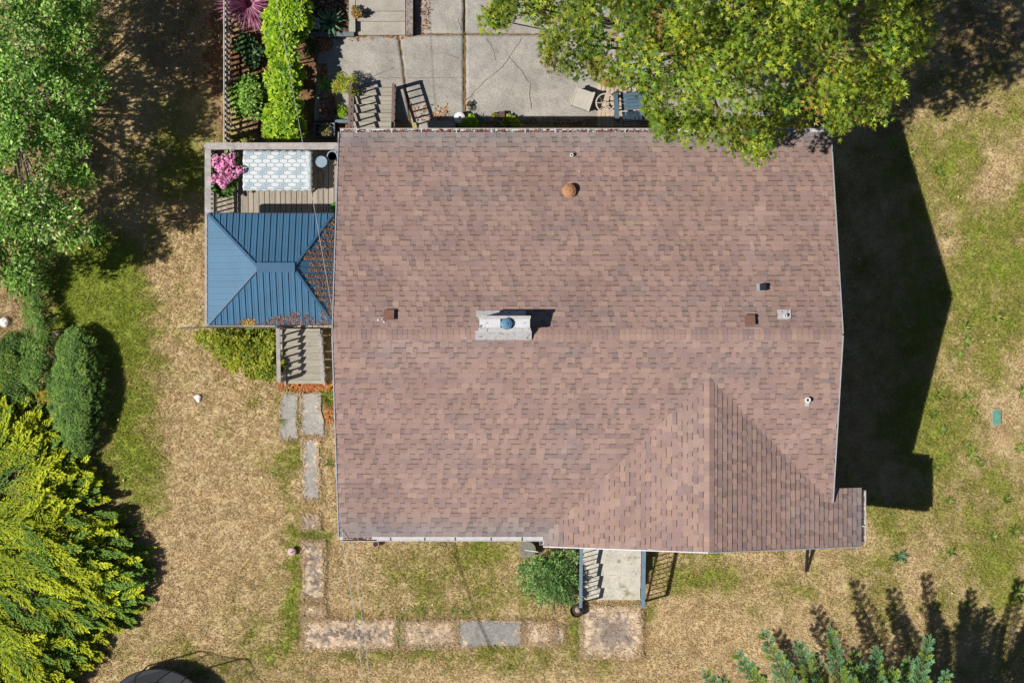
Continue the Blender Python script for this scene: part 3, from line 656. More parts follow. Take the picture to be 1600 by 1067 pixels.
X = tx0 + np.clip(u, 0, 1) * W + np.sign(u - .5) * (np.abs(u - .5) > .5) * .03 + .014 * np.sin(v * 37 + 2) * (np.abs(u - .5) > .49); Y = ty0 + np.clip(v, 0, 1) * H + np.sign(v - .5) * (np.abs(v - .5) > .5) * .03 + .014 * np.sin(u * 55) * (np.abs(v - .5) > .49)
Z = tz - .004 - cl * 1.5 + .0008 * np.sin(u * 40)
id2 = np.arange(n * m_).reshape(m_, n); Q = np.stack([id2[:-1, :-1], id2[:-1, 1:], id2[1:, 1:], id2[1:, :-1]], -1).reshape(-1, 4)
cloth = npmesh('tablecloth', np.stack([X.ravel(), Y.ravel(), Z.ravel()], 1), Q, 'white_cloth', nv=4)
tag(cloth, 'white tablecloth with grey hexagon print spread on the deck table', 'tablecloth')
hw = .236; hr = hw / math.sqrt(3); lines = MB(); fills = MB(); row = 0; yy = ty0 + .02
while yy < ty1 - .02:
    k = 0; xx = tx0 + .03 + (hw / 2 if row % 2 else 0)
    while xx < tx1 - .05:
        pts = [(min(max(xx + hr * math.sin(a), tx0), tx1), min(max(yy + .52 * hr * math.cos(a), ty0), ty1)) for a in [i * math.pi / 3 for i in range(6)]]
        for (a, b) in zip(pts, pts[1:] + pts[:1]):
            if math.hypot(a[0] - b[0], a[1] - b[1]) > .01: lines.bar((*a, tz - .001), (*b, tz - .001), .009, .002)
        if (row % 4 == 0 and k % 2 == 0) or (row % 4 == 1 and k % 2 == 0):
            fills.face([(xx + (a - xx) * .72, yy + (b - yy) * .72, tz + .0005) for a, b in pts][::-1])
        k += 1; xx += hw
    yy += .52 * hr * 1.5 * 1.02; row += 1
lines.build('printed_outline', 'hex_line', cloth); fills.build('printed_hexagon', 'hex_fill', cloth)
q = P(502, 253, DZ + .66); sl = thing('side_table', 'small round blue grey side table right of the tablecloth', 'side table', (q.x, q.y, DZ))
MB().lathe([(.155, -.02), (.16, -.01), (.16, .0), (.145, .0), (.14, -.006)], (q.x, q.y, DZ + .66), 24).build('table_top', 'stool_blue', sl)
for k in range(3):
    an = k * 2.09 + .6; MB().bar((q.x + .08 * math.cos(an), q.y + .08 * math.sin(an), DZ + .64), (q.x + .2 * math.cos(an), q.y + .2 * math.sin(an), DZ), .025, .025).build('leg', 'stool_blue', sl)
q = P(519, 244, DZ + .3); pt = thing('plant_pot', 'round grey rimmed pot half under the roof edge on the deck', 'pot', (q.x, q.y, DZ))
MB().lathe([(.09, 0), (.135, .28), (.15, .28), (.15, .31), (.122, .31), (.115, .25)], (q.x, q.y, DZ), 20).build('pot', 'stool_blue', pt); MB().lathe([(.115, .2), (.115, .25)], (q.x, q.y, DZ), 16).build('soil', 'soil', pt)
# ------------------------------------------------------------------ front porch steps
po = thing('front_steps', 'pale concrete front steps with blue grey metal railings', 'steps', (2.8, -6.5, 0))
fx0, fx1 = P(908, 0, .4).x, P(1001, 0, .4).x
for y0, y1, z in ((-5.06, -6.28, .62), (-6.284, -6.64, .49), (-6.644, -7.0, .36), (-7.004, -7.36, .2)): MB().box(fx0, y1, -.05, fx1, y0, z).build('step', 'porch_concrete', po)
for xx in (fx0 - .035, fx1 + .035):
    for yy, z0, z1 in ((-5.62, .3, 1.52), (-7.46, -.05, 1.0)): MB().box(xx - .025, yy - .025, z0, xx + .025, yy + .025, z1 - .022).build('rail_post', 'blue_rail', po)
    MB().bar((xx, -5.62, 1.52), (xx, -7.48, .98), .09, .04).build('rail_cap', 'blue_rail', po); MB().bar((xx, -5.645, .78), (xx, -7.43, .22), .04, .03).build('lower_rail', 'blue_rail', po)
    for k in range(1, 14):
        t = k / 14; yy = -5.62 - 1.84 * t; MB().box(xx - .01, yy - .01, .78 - .57 * t, xx + .01, yy + .01, 1.5 - .53 * t).build('baluster', 'blue_rail', po)
def pot(px, py, r, h, mt, label, cat='pot', soil=True, name='plant_pot'):
    q = P(px, py, h); t = thing(name, label, cat, (q.x, q.y, 0))
    MB().lathe([(r * .72, -.01), (r * .95, h * .85), (r, h * .86), (r, h), (r * .86, h), (r * .8, h * .8)], (q.x, q.y, 0), 22).build('pot', mt, t)
    if soil: MB().lathe([(r * .8, h * .7), (r * .8, h * .82)], (q.x, q.y, 0), 18).build('soil', 'soil', t)
    return t
pot(901, 954, .19, .3, 'black_plastic', 'black round pot at the foot of the left front railing')
q = P(901, 954, .3); MB().lathe([(.08, .24), (.09, .27), (.05, .32), (.01, .33)], (q.x + .04, q.y + .02, 0), 12).build('dried_root', 'stone', bpy.data.objects['plant_pot.001'])
q = P(824, 859, .35); t = thing('round_planter', 'round grey disc with concentric rings beside the downspout', 'planter', (q.x, q.y, 0))
MB().lathe([(.16, 0), (.235, .3), (.24, .33), (.24, .35), (.225, .35)], (q.x, q.y, 0), 30).build('pot', 'disc_stone', t)
pr = [(.224, .3)]
for k in range(5):
    r = .2 - k * .038; pr += [(r + .012, .325), (r, .338), (r - .014, .338), (r - .02, .325)]
rl_ = MB().lathe([(.224, .3), (.22, .33), (.01, .332)], (q.x, q.y, 0), 30).build('ring_lid', 'disc_stone', t)
for k in range(5):
    r = .20 - k * .04; MB().lathe([(r, .331), (r, .336), (r - .013, .336), (r - .013, .331)], (q.x, q.y, 0), 30).build('ring', 'ring_dark', rl_)
tag(MB().tube([P(820, 859, .37), P(836, 861, .37), P(852, 865, .36)], .014, 6).build('white_stick', 'white_glaze'), 'thin white stick lying across the round ringed disc', 'stick')
q = P(855, 840, 2.9); MB().bar((q.x - .12, YS - .06, 3.05), (q.x - .12, -4.8, 2.7), .07, .07).bar((q.x - .12, -4.83, 2.72), (q.x - .12, -4.83, .1), .07, .07).build('downspout', 'white_metal', house)
tag(MB().tube([P(1262, 855, .35), P(1261, 872, .2), P(1259, 893, .05)], [.05, .045, .03], 8).build('pipe_shadow', 'black_plastic'), 'short black tube standing in for a drain pipe shadow below the front gable edge', 'shadow')  # black tapering tube modelled in place of the shadow beside a pale pipe
def lantern(px, py, label):
    q = P(px, py, .2); t = thing('garden_lantern', label, 'lantern', (q.x, q.y, 0))
    MB().lathe([(.06, -.01), (.06, .14), (.05, .15)], (q.x, q.y, 0), 14).build('base', 'stone', t); MB().lathe([(.115, .15), (.125, .17), (.10, .215), (.03, .24), (.015, .25)], (q.x, q.y, 0), 18).build('lid', 'pink_paint', t, smooth=True)
    MB().bar((q.x - .05, q.y - .02, .25), (q.x + .05, q.y + .02, .25), .018, .02).build('handle', 'black_plastic', t)
lantern(456, 862, 'small pinkish round lidded lantern beside the left path')
pot(587, 850, .09, .22, 'pink_paint', 'tiny pink pot on the lawn just below the front gutter')
q = P(1557, 652); t = thing('valve_cover', 'teal green rectangular valve box cover set in the right lawn', 'cover', (q.x, q.y, 0))
MB().box(q.x - .105, q.y - .2, -.03, q.x + .105, q.y + .2, .035).build('lid', 'teal_lid', t); MB().box(q.x - .13, q.y - .225, -.04, q.x + .13, q.y + .225, .022).build('frame', 'concrete_plain', t)
def rock(px, py, r, label, mt='white_rock', name='garden_rock', n=3, cat='rock'):
    q = P(px, py, .1); V = []; T = []
    for k in range(n):
        ang = R.uniform(0, 6.3); c = np.array([q.x + (r * .7 * math.cos(ang) if k else 0), q.y + (r * .8 * math.sin(ang) if k else 0), r * .3]); rr = r * (1 if k == 0 else R.uniform(.4, .7))
        th_, ph_ = np.meshgrid(np.linspace(0, 2 * np.pi, 11)[:-1], np.linspace(.15, np.pi - .15, 6)); d = np.stack([np.cos(th_) * np.sin(ph_), np.sin(th_) * np.sin(ph_), np.cos(ph_) * .7], -1).reshape(-1, 3)
        d = d * (1 + .35 * (NR.random((len(d), 1)) - .5)); o = sum(len(a) for a in V); V.append(c + d * rr)
        for i in range(5):
            for j in range(10): a, b = i * 10 + j, i * 10 + (j + 1) % 10; T += [(o + a, o + a + 10, o + b), (o + b, o + a + 10, o + b + 10)]
        T += [(o, o + j, o + j + 1) for j in range(1, 9)]
    tag(npmesh(name, np.concatenate(V), T, mt, smooth=False, org=Vector((q.x, q.y, 0))), label, cat)
rock(309, 621, .10, 'small lumpy white stone ornament lying on the dry left lawn', n=5)
rock(7, 503, .16, 'white rock at the left photo edge in the planted bed', n=1)
rock(67, 518, .07, 'small pale stone left of the rounded dark hedge top', n=2); rock(88, 522, .08, 'small pale stone touching the top of the rounded dark hedge', 'stone', n=2)
# ------------------------------------------------------------------ back patio things
ps = thing('back_stairs', 'beige wooden back stairs with brown rails leading to the patio', 'stairs', tuple(P(584, 170)))
bx0, bx1 = P(553, 0, .4).x, P(614, 0, .4).x; by1, by0 = P(0, 138, .12).y, 5.2
stairs(ps, bx0, bx1, by0, by1, .86, .17, 8, 'tread_wood', 'stair_rail')
for xx in (bx0 - .05, bx1 + .05):
    MB().bar((xx, by0, 1.78), (xx, by1 + .02, .98), .075, .05).build('rail_cap', 'stair_rail', ps); MB().bar((xx, by0, 1.12), (xx, by1 - .0, .36), .05, .05).build('lower_rail', 'stair_rail', ps)
    MB().box(xx - .045, by1 - .06, .03, xx + .045, by1 + .03, 1.02).build('rail_post', 'stair_rail', ps)
    for k in range(1, 10): t = k / 10; yy = by1 + (by0 - by1) * t; MB().box(xx - .018, yy - .018, .36 + .76 * t, xx + .018, yy + .018, .96 + .8 * t).build('baluster', 'stair_rail', ps)
ww = MB().box(P(655, 0).x, 5.15, .02, P(712, 0).x, P(0, 190).y, .16).build('concrete_ledge', 'concrete_plain'); tag(ww, 'low grey concrete ledge under the eave beside the back stairs', 'ledge')
q0, q1 = P(634, 55, .35), P(645, -60, .35)
tag(MB().box(q0.x, q0.y, -.05, q1.x, q1.y, .36).build('retaining_wall', 'pebble_wall'), 'low pebbled retaining wall right of the concrete steps', 'wall')
cs = thing('concrete_steps', 'wide shallow concrete steps at the top of the photo', 'steps', tuple(P(595, 30)))
for y0, y1, z in ((55, 34, .11), (33.5, 18, .22), (17.5, -60, .33)): MB().box(P(556, 0, z).x, P(0, y0, z).y, -.05, P(633, 0, z).x, P(0, y1, z).y, z).build('step', 'concrete_plain', cs)
tag(MB().box(P(466, 0, .25).x, P(0, 57, .25).y, -.05, P(553, 0, .25).x, P(0, 50, .25).y, .26).build('edging_timber', 'timber_grey'), 'grey green timber edging below the raised bed', 'edging')
tag(MB().box(P(545, 0, .3).x, P(0, 50, .3).y, -.05, P(555, 0, .3).x, P(0, -60, .3).y, .3).build('edging_timber', 'concrete_plain'), 'pale concrete curb along the left of the concrete steps', 'curb')
tag(MB().box(P(470, 0, .2).x, P(0, 49.5, .2).y, -.05, P(544.5, 0, .2).x, P(0, -60, .2).y, .2).build('raised_bed', 'soil'), 'raised soil bed covered in rusty leaves above the timber edging', 'garden bed')
q = P(661, 19, .06); t = thing('drain_cover', 'round speckled stone drain cover beside the pebbled wall', 'drain cover', (q.x, q.y, .05))
MB().lathe([(.15, .0), (.15, .03), (.11, .03), (.11, .018)], (q.x, q.y, .05), 24).build('rim', 'stone', t); MB().lathe([(.108, .0), (.108, .02)], (q.x, q.y, .05), 20).build('grate', 'pebble_wall', t)
MB().box(q.x - .055, q.y - .015, .07, q.x + .055, q.y + .015, .085).build('handle', 'dark_metal', t)
def open_box(par, x0, y0, x1, y1, z, mt, tk=.05):
    for a in ((x0, y0, x1, y0 + tk), (x0, y1 - tk, x1, y1), (x0, y0 + tk, x0 + tk, y1 - tk), (x1 - tk, y0 + tk, x1, y1 - tk)): MB().box(a[0], a[1], 0, a[2], a[3], z).build('side_board', mt, par)
    MB().box(x0 + tk, y0 + tk, 0, x1 - tk, y1 - tk, z - .1).build('soil', 'soil', par)
t = thing('planter_box', 'blue grey wooden planter box with dry plants beside the back stairs', 'planter', tuple(P(507, 203))); open_box(t, P(491, 0, .4).x, P(0, 215, .4).y, P(523, 0, .4).x, P(0, 192, .4).y, .42, 'planter_blue')
tag(MB().box(P(519, 0, .2).x, P(0, 190, .2).y, 0, P(523.5, 0, .2).x, P(0, 151, .2).y, .3).build('edging_timber', 'dark_wood'), 'dark upright timber edging left of the back stairs', 'edging')
tag(MB().box(P(524, 0, .2).x, P(0, 193, .2).y, 0, P(550, 0, .2).x, P(0, 188, .2).y, .32).build('edging_timber', 'planter_blue'), 'short blue grey plank between the planter box and back stairs', 'plank')
q = P(718, 184, .35); t = thing('lidded_jar', 'white lidded jar standing against the house wall on the patio', 'jar', (q.x, q.y, .05))
MB().lathe([(.12, 0), (.155, .12), (.155, .28), (.14, .31)], (q.x, q.y, .05), 20).build('body', 'white_glaze', t, smooth=True); l_ = MB().lathe([(.15, .31), (.155, .325), (.10, .36), (.03, .37)], (q.x, q.y, .05), 20).build('lid', 'white_glaze', t, smooth=True); MB().lathe([(.02, .37), (.03, .39), (.015, .41)], (q.x, q.y, .05), 10).build('knob', 'dark_metal', l_)
q = P(784, 181, .25); tag(MB().box(q.x - .07, q.y - .1, .0, q.x + .07, q.y + .1, .25).box(q.x - .085, q.y - .115, .25, q.x + .085, q.y + .115, .28).build('planter_block', 'dark_wood'), 'small dark brown wooden block among the plants by the back wall', 'block')
# covered ottoman
q = P(911, 155, .5); t = thing('ottoman', 'beige padded square ottoman standing askew on the patio', 'ottoman', (q.x, q.y, .05)); t.rotation_euler.z = math.radians(-19)
def rot_mb(m, par, name, mt):
    o = m.build(name, mt, None, org=Vector((0, 0, 0))); o.parent = par; o.location = (0, 0, 0); ORG[o.name] = ORG[par.name]; return o
rot_mb(MB().box(-.25, -.25, .06, .25, .25, .36), t, 'base', 'dark_wood'); rot_mb(MB().hexa([(-.27, -.28, .36), (.29, -.28, .36), (.29, .28, .36), (-.27, .28, .36), (-.25, -.26, .46), (.24, -.26, .46), (.24, .26, .46), (-.25, .26, .46)]), t, 'cushion', 'beige_cover')
rot_mb(MB().box(.205, -.285, .34, .27, .285, .475), t, 'trim', 'beige_trim'); rot_mb(MB().box(-.285, -.285, .34, -.255, .285, .47), t, 'trim', 'beige_trim')
for sx in (-1, 1):
    for sy in (-1, 1): rot_mb(MB().box(sx * .2 - .025, sy * .2 - .025, 0, sx * .2 + .025, sy * .2 + .025, .06), t, 'leg', 'dark_wood')
# bistro table: metal ring with four spokes
q = P(946, 161, .6); t = thing('bistro_table', 'round cream metal bistro table frame with spokes next to the ottoman', 'table', (q.x, q.y, .05))
MB().tube([(q.x + .26 * math.cos(a), q.y + .26 * math.sin(a), .6) for a in [i * math.pi / 16 for i in range(33)]], .022, 6, cap=False).build('rim', 'cream_metal', t)
for a in range(4): MB().tube([(q.x, q.y, .6), (q.x + .25 * math.cos(a * math.pi / 2), q.y + .25 * math.sin(a * math.pi / 2), .6)], .014, 6).build('spoke', 'cream_metal', t)
for a in range(4):
    an = a * math.pi / 2 + .78; MB().tube([(q.x + .24 * math.cos(an), q.y + .24 * math.sin(an), .59), (q.x + .08 * math.cos(an), q.y + .08 * math.sin(an), .3), (q.x + .2 * math.cos(an), q.y + .2 * math.sin(an), .05)], .012, 6).build('leg', 'cream_metal', t)
# planks of a small wooden platform
t = thing('wooden_platform', 'small pale wooden plank platform under the bistro table and blue chair', 'platform', tuple(P(965, 175)))
xx = P(933, 0, .08).x
for k in range(10): MB().box(xx + k * .125, P(0, 199).y, .05, xx + k * .125 + .113, P(0, 128).y, .085).build('plank', 'pale_plank', t)
# blue wooden chair
q = P(982, 172, .3); ch = thing('garden_chair', 'blue grey slatted wooden garden chair half under the maple', 'chair', (q.x, q.y, .085)); ch.rotation_euler.z = math.radians(4)
for k in range(5): rot_mb(MB().box(-.30 + k * .13, -.05, .33, -.30 + k * .13 + .115, .42, .36) if False else MB().box(-.20, -.02 + k * .1, .33, .34, .07 + k * .1, .355), ch, 'seat_slat', 'chair_blue')
for k in range(5):
    x_ = -.2 + k * .11; rot_mb(MB().hexa([(x_, -.1, .30), (x_ + .098, -.1, .30), (x_ + .098, -.06, .30), (x_, -.06, .30), (x_, -.42, .86 + .04 * (2 - abs(k - 2))), (x_ + .098, -.42, .86 + .04 * (2 - abs(k - 2))), (x_ + .098, -.39, .87 + .04 * (2 - abs(k - 2))), (x_, -.39, .87 + .04 * (2 - abs(k - 2)))]), ch, 'back_slat', 'chair_blue')
for x_ in (-.36, .36): rot_mb(MB().box(x_ - .065, -.32, .54, x_ + .065, .46, .565), ch, 'armrest', 'chair_blue')
for x_ in (-.33, .33):
    rot_mb(MB().box(x_ - .02, .36, 0, x_ + .02, .45, .538), ch, 'leg', 'chair_blue'); rot_mb(MB().box(x_ - .02, -.3, 0, x_ + .02, -.2, .538), ch, 'leg', 'chair_blue')
# ------------------------------------------------------------------ picket fence beside the garden bed
fn = thing('picket_fence', 'grey slatted garden fence running up from the deck on the left', 'fence', tuple(P(357, 110)))
fx_ = P(350, 0, 1.2).x; ya, yb = 5.5, P(0, -60).y; k = 0; yy = ya
while yy < yb:
    MB().box(fx_ - .01, yy, .03, fx_ + .01, yy + .075, 1.2 + R.uniform(-.015, .015)).build('picket', 'fence_wood', fn); yy += .155
for z in (.3, 1.0): MB().box(fx_ + .012, ya, z, fx_ + .036, yb, z + .08).build('rail', 'fence_wood', fn)
MB().box(fx_ - .016, ya, 1.216, fx_ + .016, yb, 1.235).build('rail', 'fence_wood', fn)
for k in range(4): yy = ya + .3 + k * 1.5; MB().box(fx_ + .038, yy - .04, -.02, fx_ + .11, yy + .045, 1.12).build('post', 'stair_rail', fn)
tag(MB().tube([P(354, 184, 1.1), P(384, 219, .3)], .02, 6).build('garden_stake', 'rail_wood'), 'pale diagonal stake leaning on the slatted fence by the deck', 'stake')
# ------------------------------------------------------------------ overhead wires
def wire(name, pts, r, label):
    out = []
    for (a, b) in zip(pts[:-1], pts[1:]):
        for t in range(8): out.append(a.lerp(b, t / 8) + Vector((0, 0, -.25 * 4 * (t / 8) * (1 - t / 8))))
    out.append(pts[-1]); tag(MB().tube(out, r, 5).build(name, 'wire'), label, 'wire')
wire('utility_wire', [P(420, -60, 5.2), P(522, 502, 4.2)], .006, 'thin overhead wire crossing above the hedge, deck and gazebo')
wire('utility_wire', [P(519, 505, 4.1), P(527, 760, 3.6), P(536, 850, 3.5), P(575, 1120, 4.4)], .009, 'left of two overhead wires running down from the house corner over the lawn')
wire('utility_wire', [P(549, 842, 3.15), P(584, 1120, 4.2)], .009, 'right of two overhead wires running down from the front gutter over the lawn')
# ------------------------------------------------------------------ trampoline
q = P(244, 1133, .75); tr = thing('trampoline', 'round black trampoline with net enclosure at the bottom left edge', 'trampoline', (q.x, q.y, 0)); r = 1.58; rn = 1.42
MB().lathe([(rn * .84, .70), (rn * .84, .705)], (q.x, q.y, 0), 48).build('jump_mat', 'tramp_mat', tr)
MB().lathe([(rn * .86, .70), (rn * .86, .735), (r, .745), (r + .02, .72), (r, .70)], (q.x, q.y, 0), 48).build('safety_pad', 'tramp_pad', tr)
MB().tube([(q.x + r * math.cos(i * math.pi / 24), q.y + r * math.sin(i * math.pi / 24), .69) for i in range(49)], .025, 6, cap=False).build('frame', 'grey_metal', tr)
tops = []
for k in range(8):
    a = k * math.pi / 4 + math.radians(58); ca, sa = math.cos(a), math.sin(a); tops.append(a)
    MB().tube([(q.x + (r + .03) * ca, q.y + (r + .03) * sa, 0), (q.x + (r + .03) * ca, q.y + (r + .03) * sa, 1.9), (q.x + (r - .1) * ca, q.y + (r - .1) * sa, 2.3)], .022, 6).build('pole', 'dark_metal', tr)
    MB().tube([(q.x + r * .95 * ca, q.y + r * .95 * sa, .0), (q.x + r * .98 * ca, q.y + r * .98 * sa, .69)], .022, 6).build('leg', 'dark_metal', tr)
nn = 64; nv = []; nf = []
for i in range(nn + 1):
    a = i * 2 * math.pi / nn; ph = abs(math.sin((a - tops[0]) * 4)); rr = r - .1 - .10 * ph; z = 2.28 - .16 * ph
    nv += [(q.x + (r - .12) * math.cos(a), q.y + (r - .12) * math.sin(a), .75), (q.x + rr * math.cos(a), q.y + rr * math.sin(a), z)]
npmesh('safety_net', nv, [(2 * i, 2 * i + 2, 2 * i + 3, 2 * i + 1) for i in range(nn)], 'net', tr, nv=4)
MB().tube([nv[2 * i + 1] for i in range(nn + 1)], .014, 5, cap=False).build('top_rope', 'dark_metal', tr)

# ------------------------------------------------------------------ foliage
def _maple():
    ang = [0, 25, 50, 77, 105, 160, 200, 255, 283, 310, 335]; rad = [1.1, .34, .98, .30, .66, .16, .16, .66, .30, .98, .34]
    V = [(0, 0, .06)] + [(r * math.cos(math.radians(a)), r * math.sin(math.radians(a)), -.16 * r * r) for a, r in zip(ang, rad)]
    return np.array(V), np.array([(0, i, i % 11 + 1) for i in range(1, 12)])
MAPLE = _maple()
OVAL = (np.array([(0, 0, 0), (.35, .24, .07), (.75, .2, .03), (1, 0, -.08), (.75, -.2, .03), (.35, -.24, .07), (.5, 0, -.02)]), np.array([(0, 6, 1), (1, 6, 2), (2, 6, 3), (3, 6, 4), (4, 6, 5), (5, 6, 0)]))
SLIM = (np.array([(0, 0, 0), (.45, .13, .04), (1, 0, -.12), (.45, -.13, .04)]), np.array([(0, 2, 1), (0, 3, 2)]))
STRAP = (np.array([(0, .03, 0), (0, -.03, 0), (.55, .04, .16), (.55, -.04, .16), (1, 0, .05)]), np.array([(0, 1, 3), (0, 3, 2), (2, 3, 4)]))
PETAL = (np.array([(.5, .5, 0), (-.5, .5, .05), (-.5, -.5, 0), (.5, -.5, .05)]), np.array([(0, 1, 2), (0, 2, 3)]))
def unit(a): return a / np.maximum(np.linalg.norm(a, axis=-1, keepdims=True), 1e-6)
def put(tm, pos, fwd, nrm, sc, col):
    V, T = tm; n = len(pos); nrm = unit(nrm); f = unit(fwd - nrm * (fwd * nrm).sum(-1, keepdims=True)); s = np.cross(nrm, f)
    out = pos[:, None, :] + sc[:, None, None] * (V[None, :, :1] * f[:, None] + V[None, :, 1:2] * s[:, None] + V[None, :, 2:] * nrm[:, None])
    k = len(V); TT = (T[None] + (np.arange(n) * k)[:, None, None]).reshape(-1, 3)
    return out.reshape(-1, 3), TT, np.repeat(col, k, 0)
def merge(parts):
    V = []; T = []; Cc = []; o = 0
    for a, b, c in parts: V.append(a); T.append(b + o); Cc.append(c); o += len(a)
    return np.concatenate(V), np.concatenate(T), np.concatenate(Cc)
def rdir(n): return unit(NR.normal(size=(n, 3)))
def cloud(tm, ctr, rad, per, size, cols, up=.7, outw=.6, jit=.55, inner=.5, shade=.12, droop=.0, upper=.25, coh=.35):
    """leaves through the volume of ellipsoid clumps"""
    ctr = np.asarray(ctr, float); rad = np.asarray(rad, float); n = len(ctr)
    per = np.full(n, per) if np.isscalar(per) else np.asarray(per); ci = np.repeat(np.arange(n), per); N = len(ci)
    d = rdir(N); d[:, 2] = np.where(d[:, 2] < -upper, -d[:, 2], d[:, 2]); r = inner + (1.06 - inner) * NR.random((N, 1)) ** .6
    pos = ctr[ci] + d * r * rad[ci]
    nrm = d * outw + np.array([0, 0, up]) + rdir(N) * jit; fwd = d * np.array([1, 1, .2]) + rdir(N) * .8 - np.array([0, 0, droop])
    ca, w_ = cols; pw = np.array(w_) / sum(w_); ct = np.where(NR.random(N) < coh, NR.choice(len(ca), n, p=pw)[ci], NR.choice(len(ca), N, p=pw)); cl = NR.random((n, 1))[ci]
    col = ca[ct] * (1 + .3 * (NR.random((N, 1)) - .5)) * (1 + shade * 2 * (cl - .5))
    sc = NR.uniform(size[0], size[1], N)
    return put(tm, pos, fwd, nrm, sc, col)
def inpoly(px, py, poly):
    r = False; j = len(poly) - 1
    for i in range(len(poly)):
        xi, yi = poly[i]; xj, yj = poly[j]
        if (yi > py) != (yj > py) and px < (xj - xi) * (py - yi) / (yj - yi) + xi: r = not r
        j = i
    return r
def edge_dist(px, py, poly):
    d = 1e9
    for (ax, ay), (bx, by) in zip(poly, poly[1:] + poly[:1]):
        vx, vy = bx - ax, by - ay; t = max(0, min(1, ((px - ax) * vx + (py - ay) * vy) / (vx * vx + vy * vy + 1e-9))); d = min(d, math.hypot(px - ax - t * vx, py - ay - t * vy))
    return d
def fill(poly, step, zf, rf, holes=(), seed=1, jit=.45, zj=.3):
    """clump centres filling an outline; zf(edge distance, px, py) gives height"""
    rng = random.Random(seed); C_ = []; Rr = []
    x0, x1 = min(p[0] for p in poly), max(p[0] for p in poly); y0, y1 = min(p[1] for p in poly), max(p[1] for p in poly)
    y = y0; row = 0
    while y < y1:
        x = x0 + (step / 2 if row % 2 else 0)
        while x < x1:
            a = x + rng.uniform(-jit, jit) * step; b = y + rng.uniform(-jit, jit) * step
            if inpoly(a, b, poly):
                e = edge_dist(a, b, poly)
                if e > step * .25 and not any(((a - h[0]) / h[2]) ** 2 + ((b - h[1]) / h[3]) ** 2 < 1 for h in holes):
                    z = zf(e, a, b) + rng.uniform(-1, 1) * zj; C_.append(P(a, b, z)); r = rf(e) * rng.uniform(.75, 1.2); Rr.append((r, r, r * .62))
            x += step
        y += step * .87; row += 1
    return C_, Rr
def trunk_mesh(base, fork, ctrs, r0, every=1, twig=.03, n=7, pts=5):
    m = MB(); m.tube([base, base.lerp(fork, .5) + Vector((.1, .05, 0)), fork], [r0 * 1.25, r0, r0 * .8], 10)
    for k, c in enumerate(ctrs):
        if k % every: continue
        c = Vector(c); mid = fork.lerp(c, .5) + Vector((R.uniform(-.3, .3), R.uniform(-.3, .3), -.12 * (c - fork).length)); L = []
        for t in range(pts + 1): u = t / pts; L.append(fork * (1 - u) ** 2 + mid * 2 * u * (1 - u) + c * u * u)
        m.tube(L, [r0 * .42 * (1 - u / pts) ** 1.4 + twig * .5 for u in range(pts + 1)], 5)
    return m
# --- big maple
mp = [(752, -90), (762, 22), (770, 50), (795, 40), (812, 20), (828, 30), (850, 70), (872, 104), (905, 116), (930, 108), (955, 124), (985, 134), (1003, 180), (1040, 205), (1080, 222), (1135, 228), (1160, 258), (1190, 252), (1222, 215),
      (1270, 205), (1295, 212), (1312, 226), (1345, 205), (1390, 172), (1420, 118), (1455, 85), (1478, 50), (1466, 12), (1440, -20), (1440, -120), (1100, -170)]
holes = [(1072, 97, 28, 16), (1118, 80, 20, 16), (1345, 40, 34, 62), (1285, 118, 42, 16), (1230, 190, 22, 18), (945, 45, 20, 14), (900, 95, 14, 10), (1010, 130, 16, 10), (1160, 165, 14, 10), (1180, 30, 20, 12)]
mc, mr = fill(mp, 34, lambda e, a, b: 4.6 + 4.2 * min(1, e / 150) ** .7, lambda e: .42 + .2 * min(1, e / 80), holes, 5, zj=1.1)
for a, b, z in ((1004, 132, 4.9), (1020, 156, 4.8), (1028, 182, 4.7), (1040, 198, 4.8), (770, 30, 5.0), (785, 20, 5.0), (868, 92, 5.0), (900, 104, 5.1), (940, 108, 5.2), (965, 122, 5.2)): mc.append(P(a, b, z)); mr.append((.4, .4, .28))
mc2, mr2 = fill(mp, 52, lambda e, a, b: 3.0 + 2.6 * min(1, e / 150) ** .7, lambda e: .5, holes[:1], 15)
tree = thing('maple_tree', 'large yellow green maple tree overhanging the back roof edge', 'tree', tuple(P(1085, 95)))
mcols = (CA((184, 190, 52), (162, 178, 48), (138, 164, 48), (110, 146, 50), (196, 184, 66), (88, 128, 52), (196, 150, 80), k=.68), [.18, .24, .26, .18, .05, .1, .012])
Vm = merge([cloud(MAPLE, mc, mr, 112, (.08, .15), mcols, up=.6, outw=.5, jit=.95, inner=.25, shade=.42, droop=.3), cloud(MAPLE, mc2, mr2, 62, (.09, .15), mcols, up=.7, outw=.3, jit=.6, inner=.2, shade=.2, droop=.3)])
npmesh('crown', Vm[0], Vm[1], 'leaf', tree, col=Vm[2])
trunk_mesh(P(1085, 95), Vector((*P(1085, 95).xy, 2.6)), mc, .24, every=4, twig=.022).build('trunk', 'bark', tree)
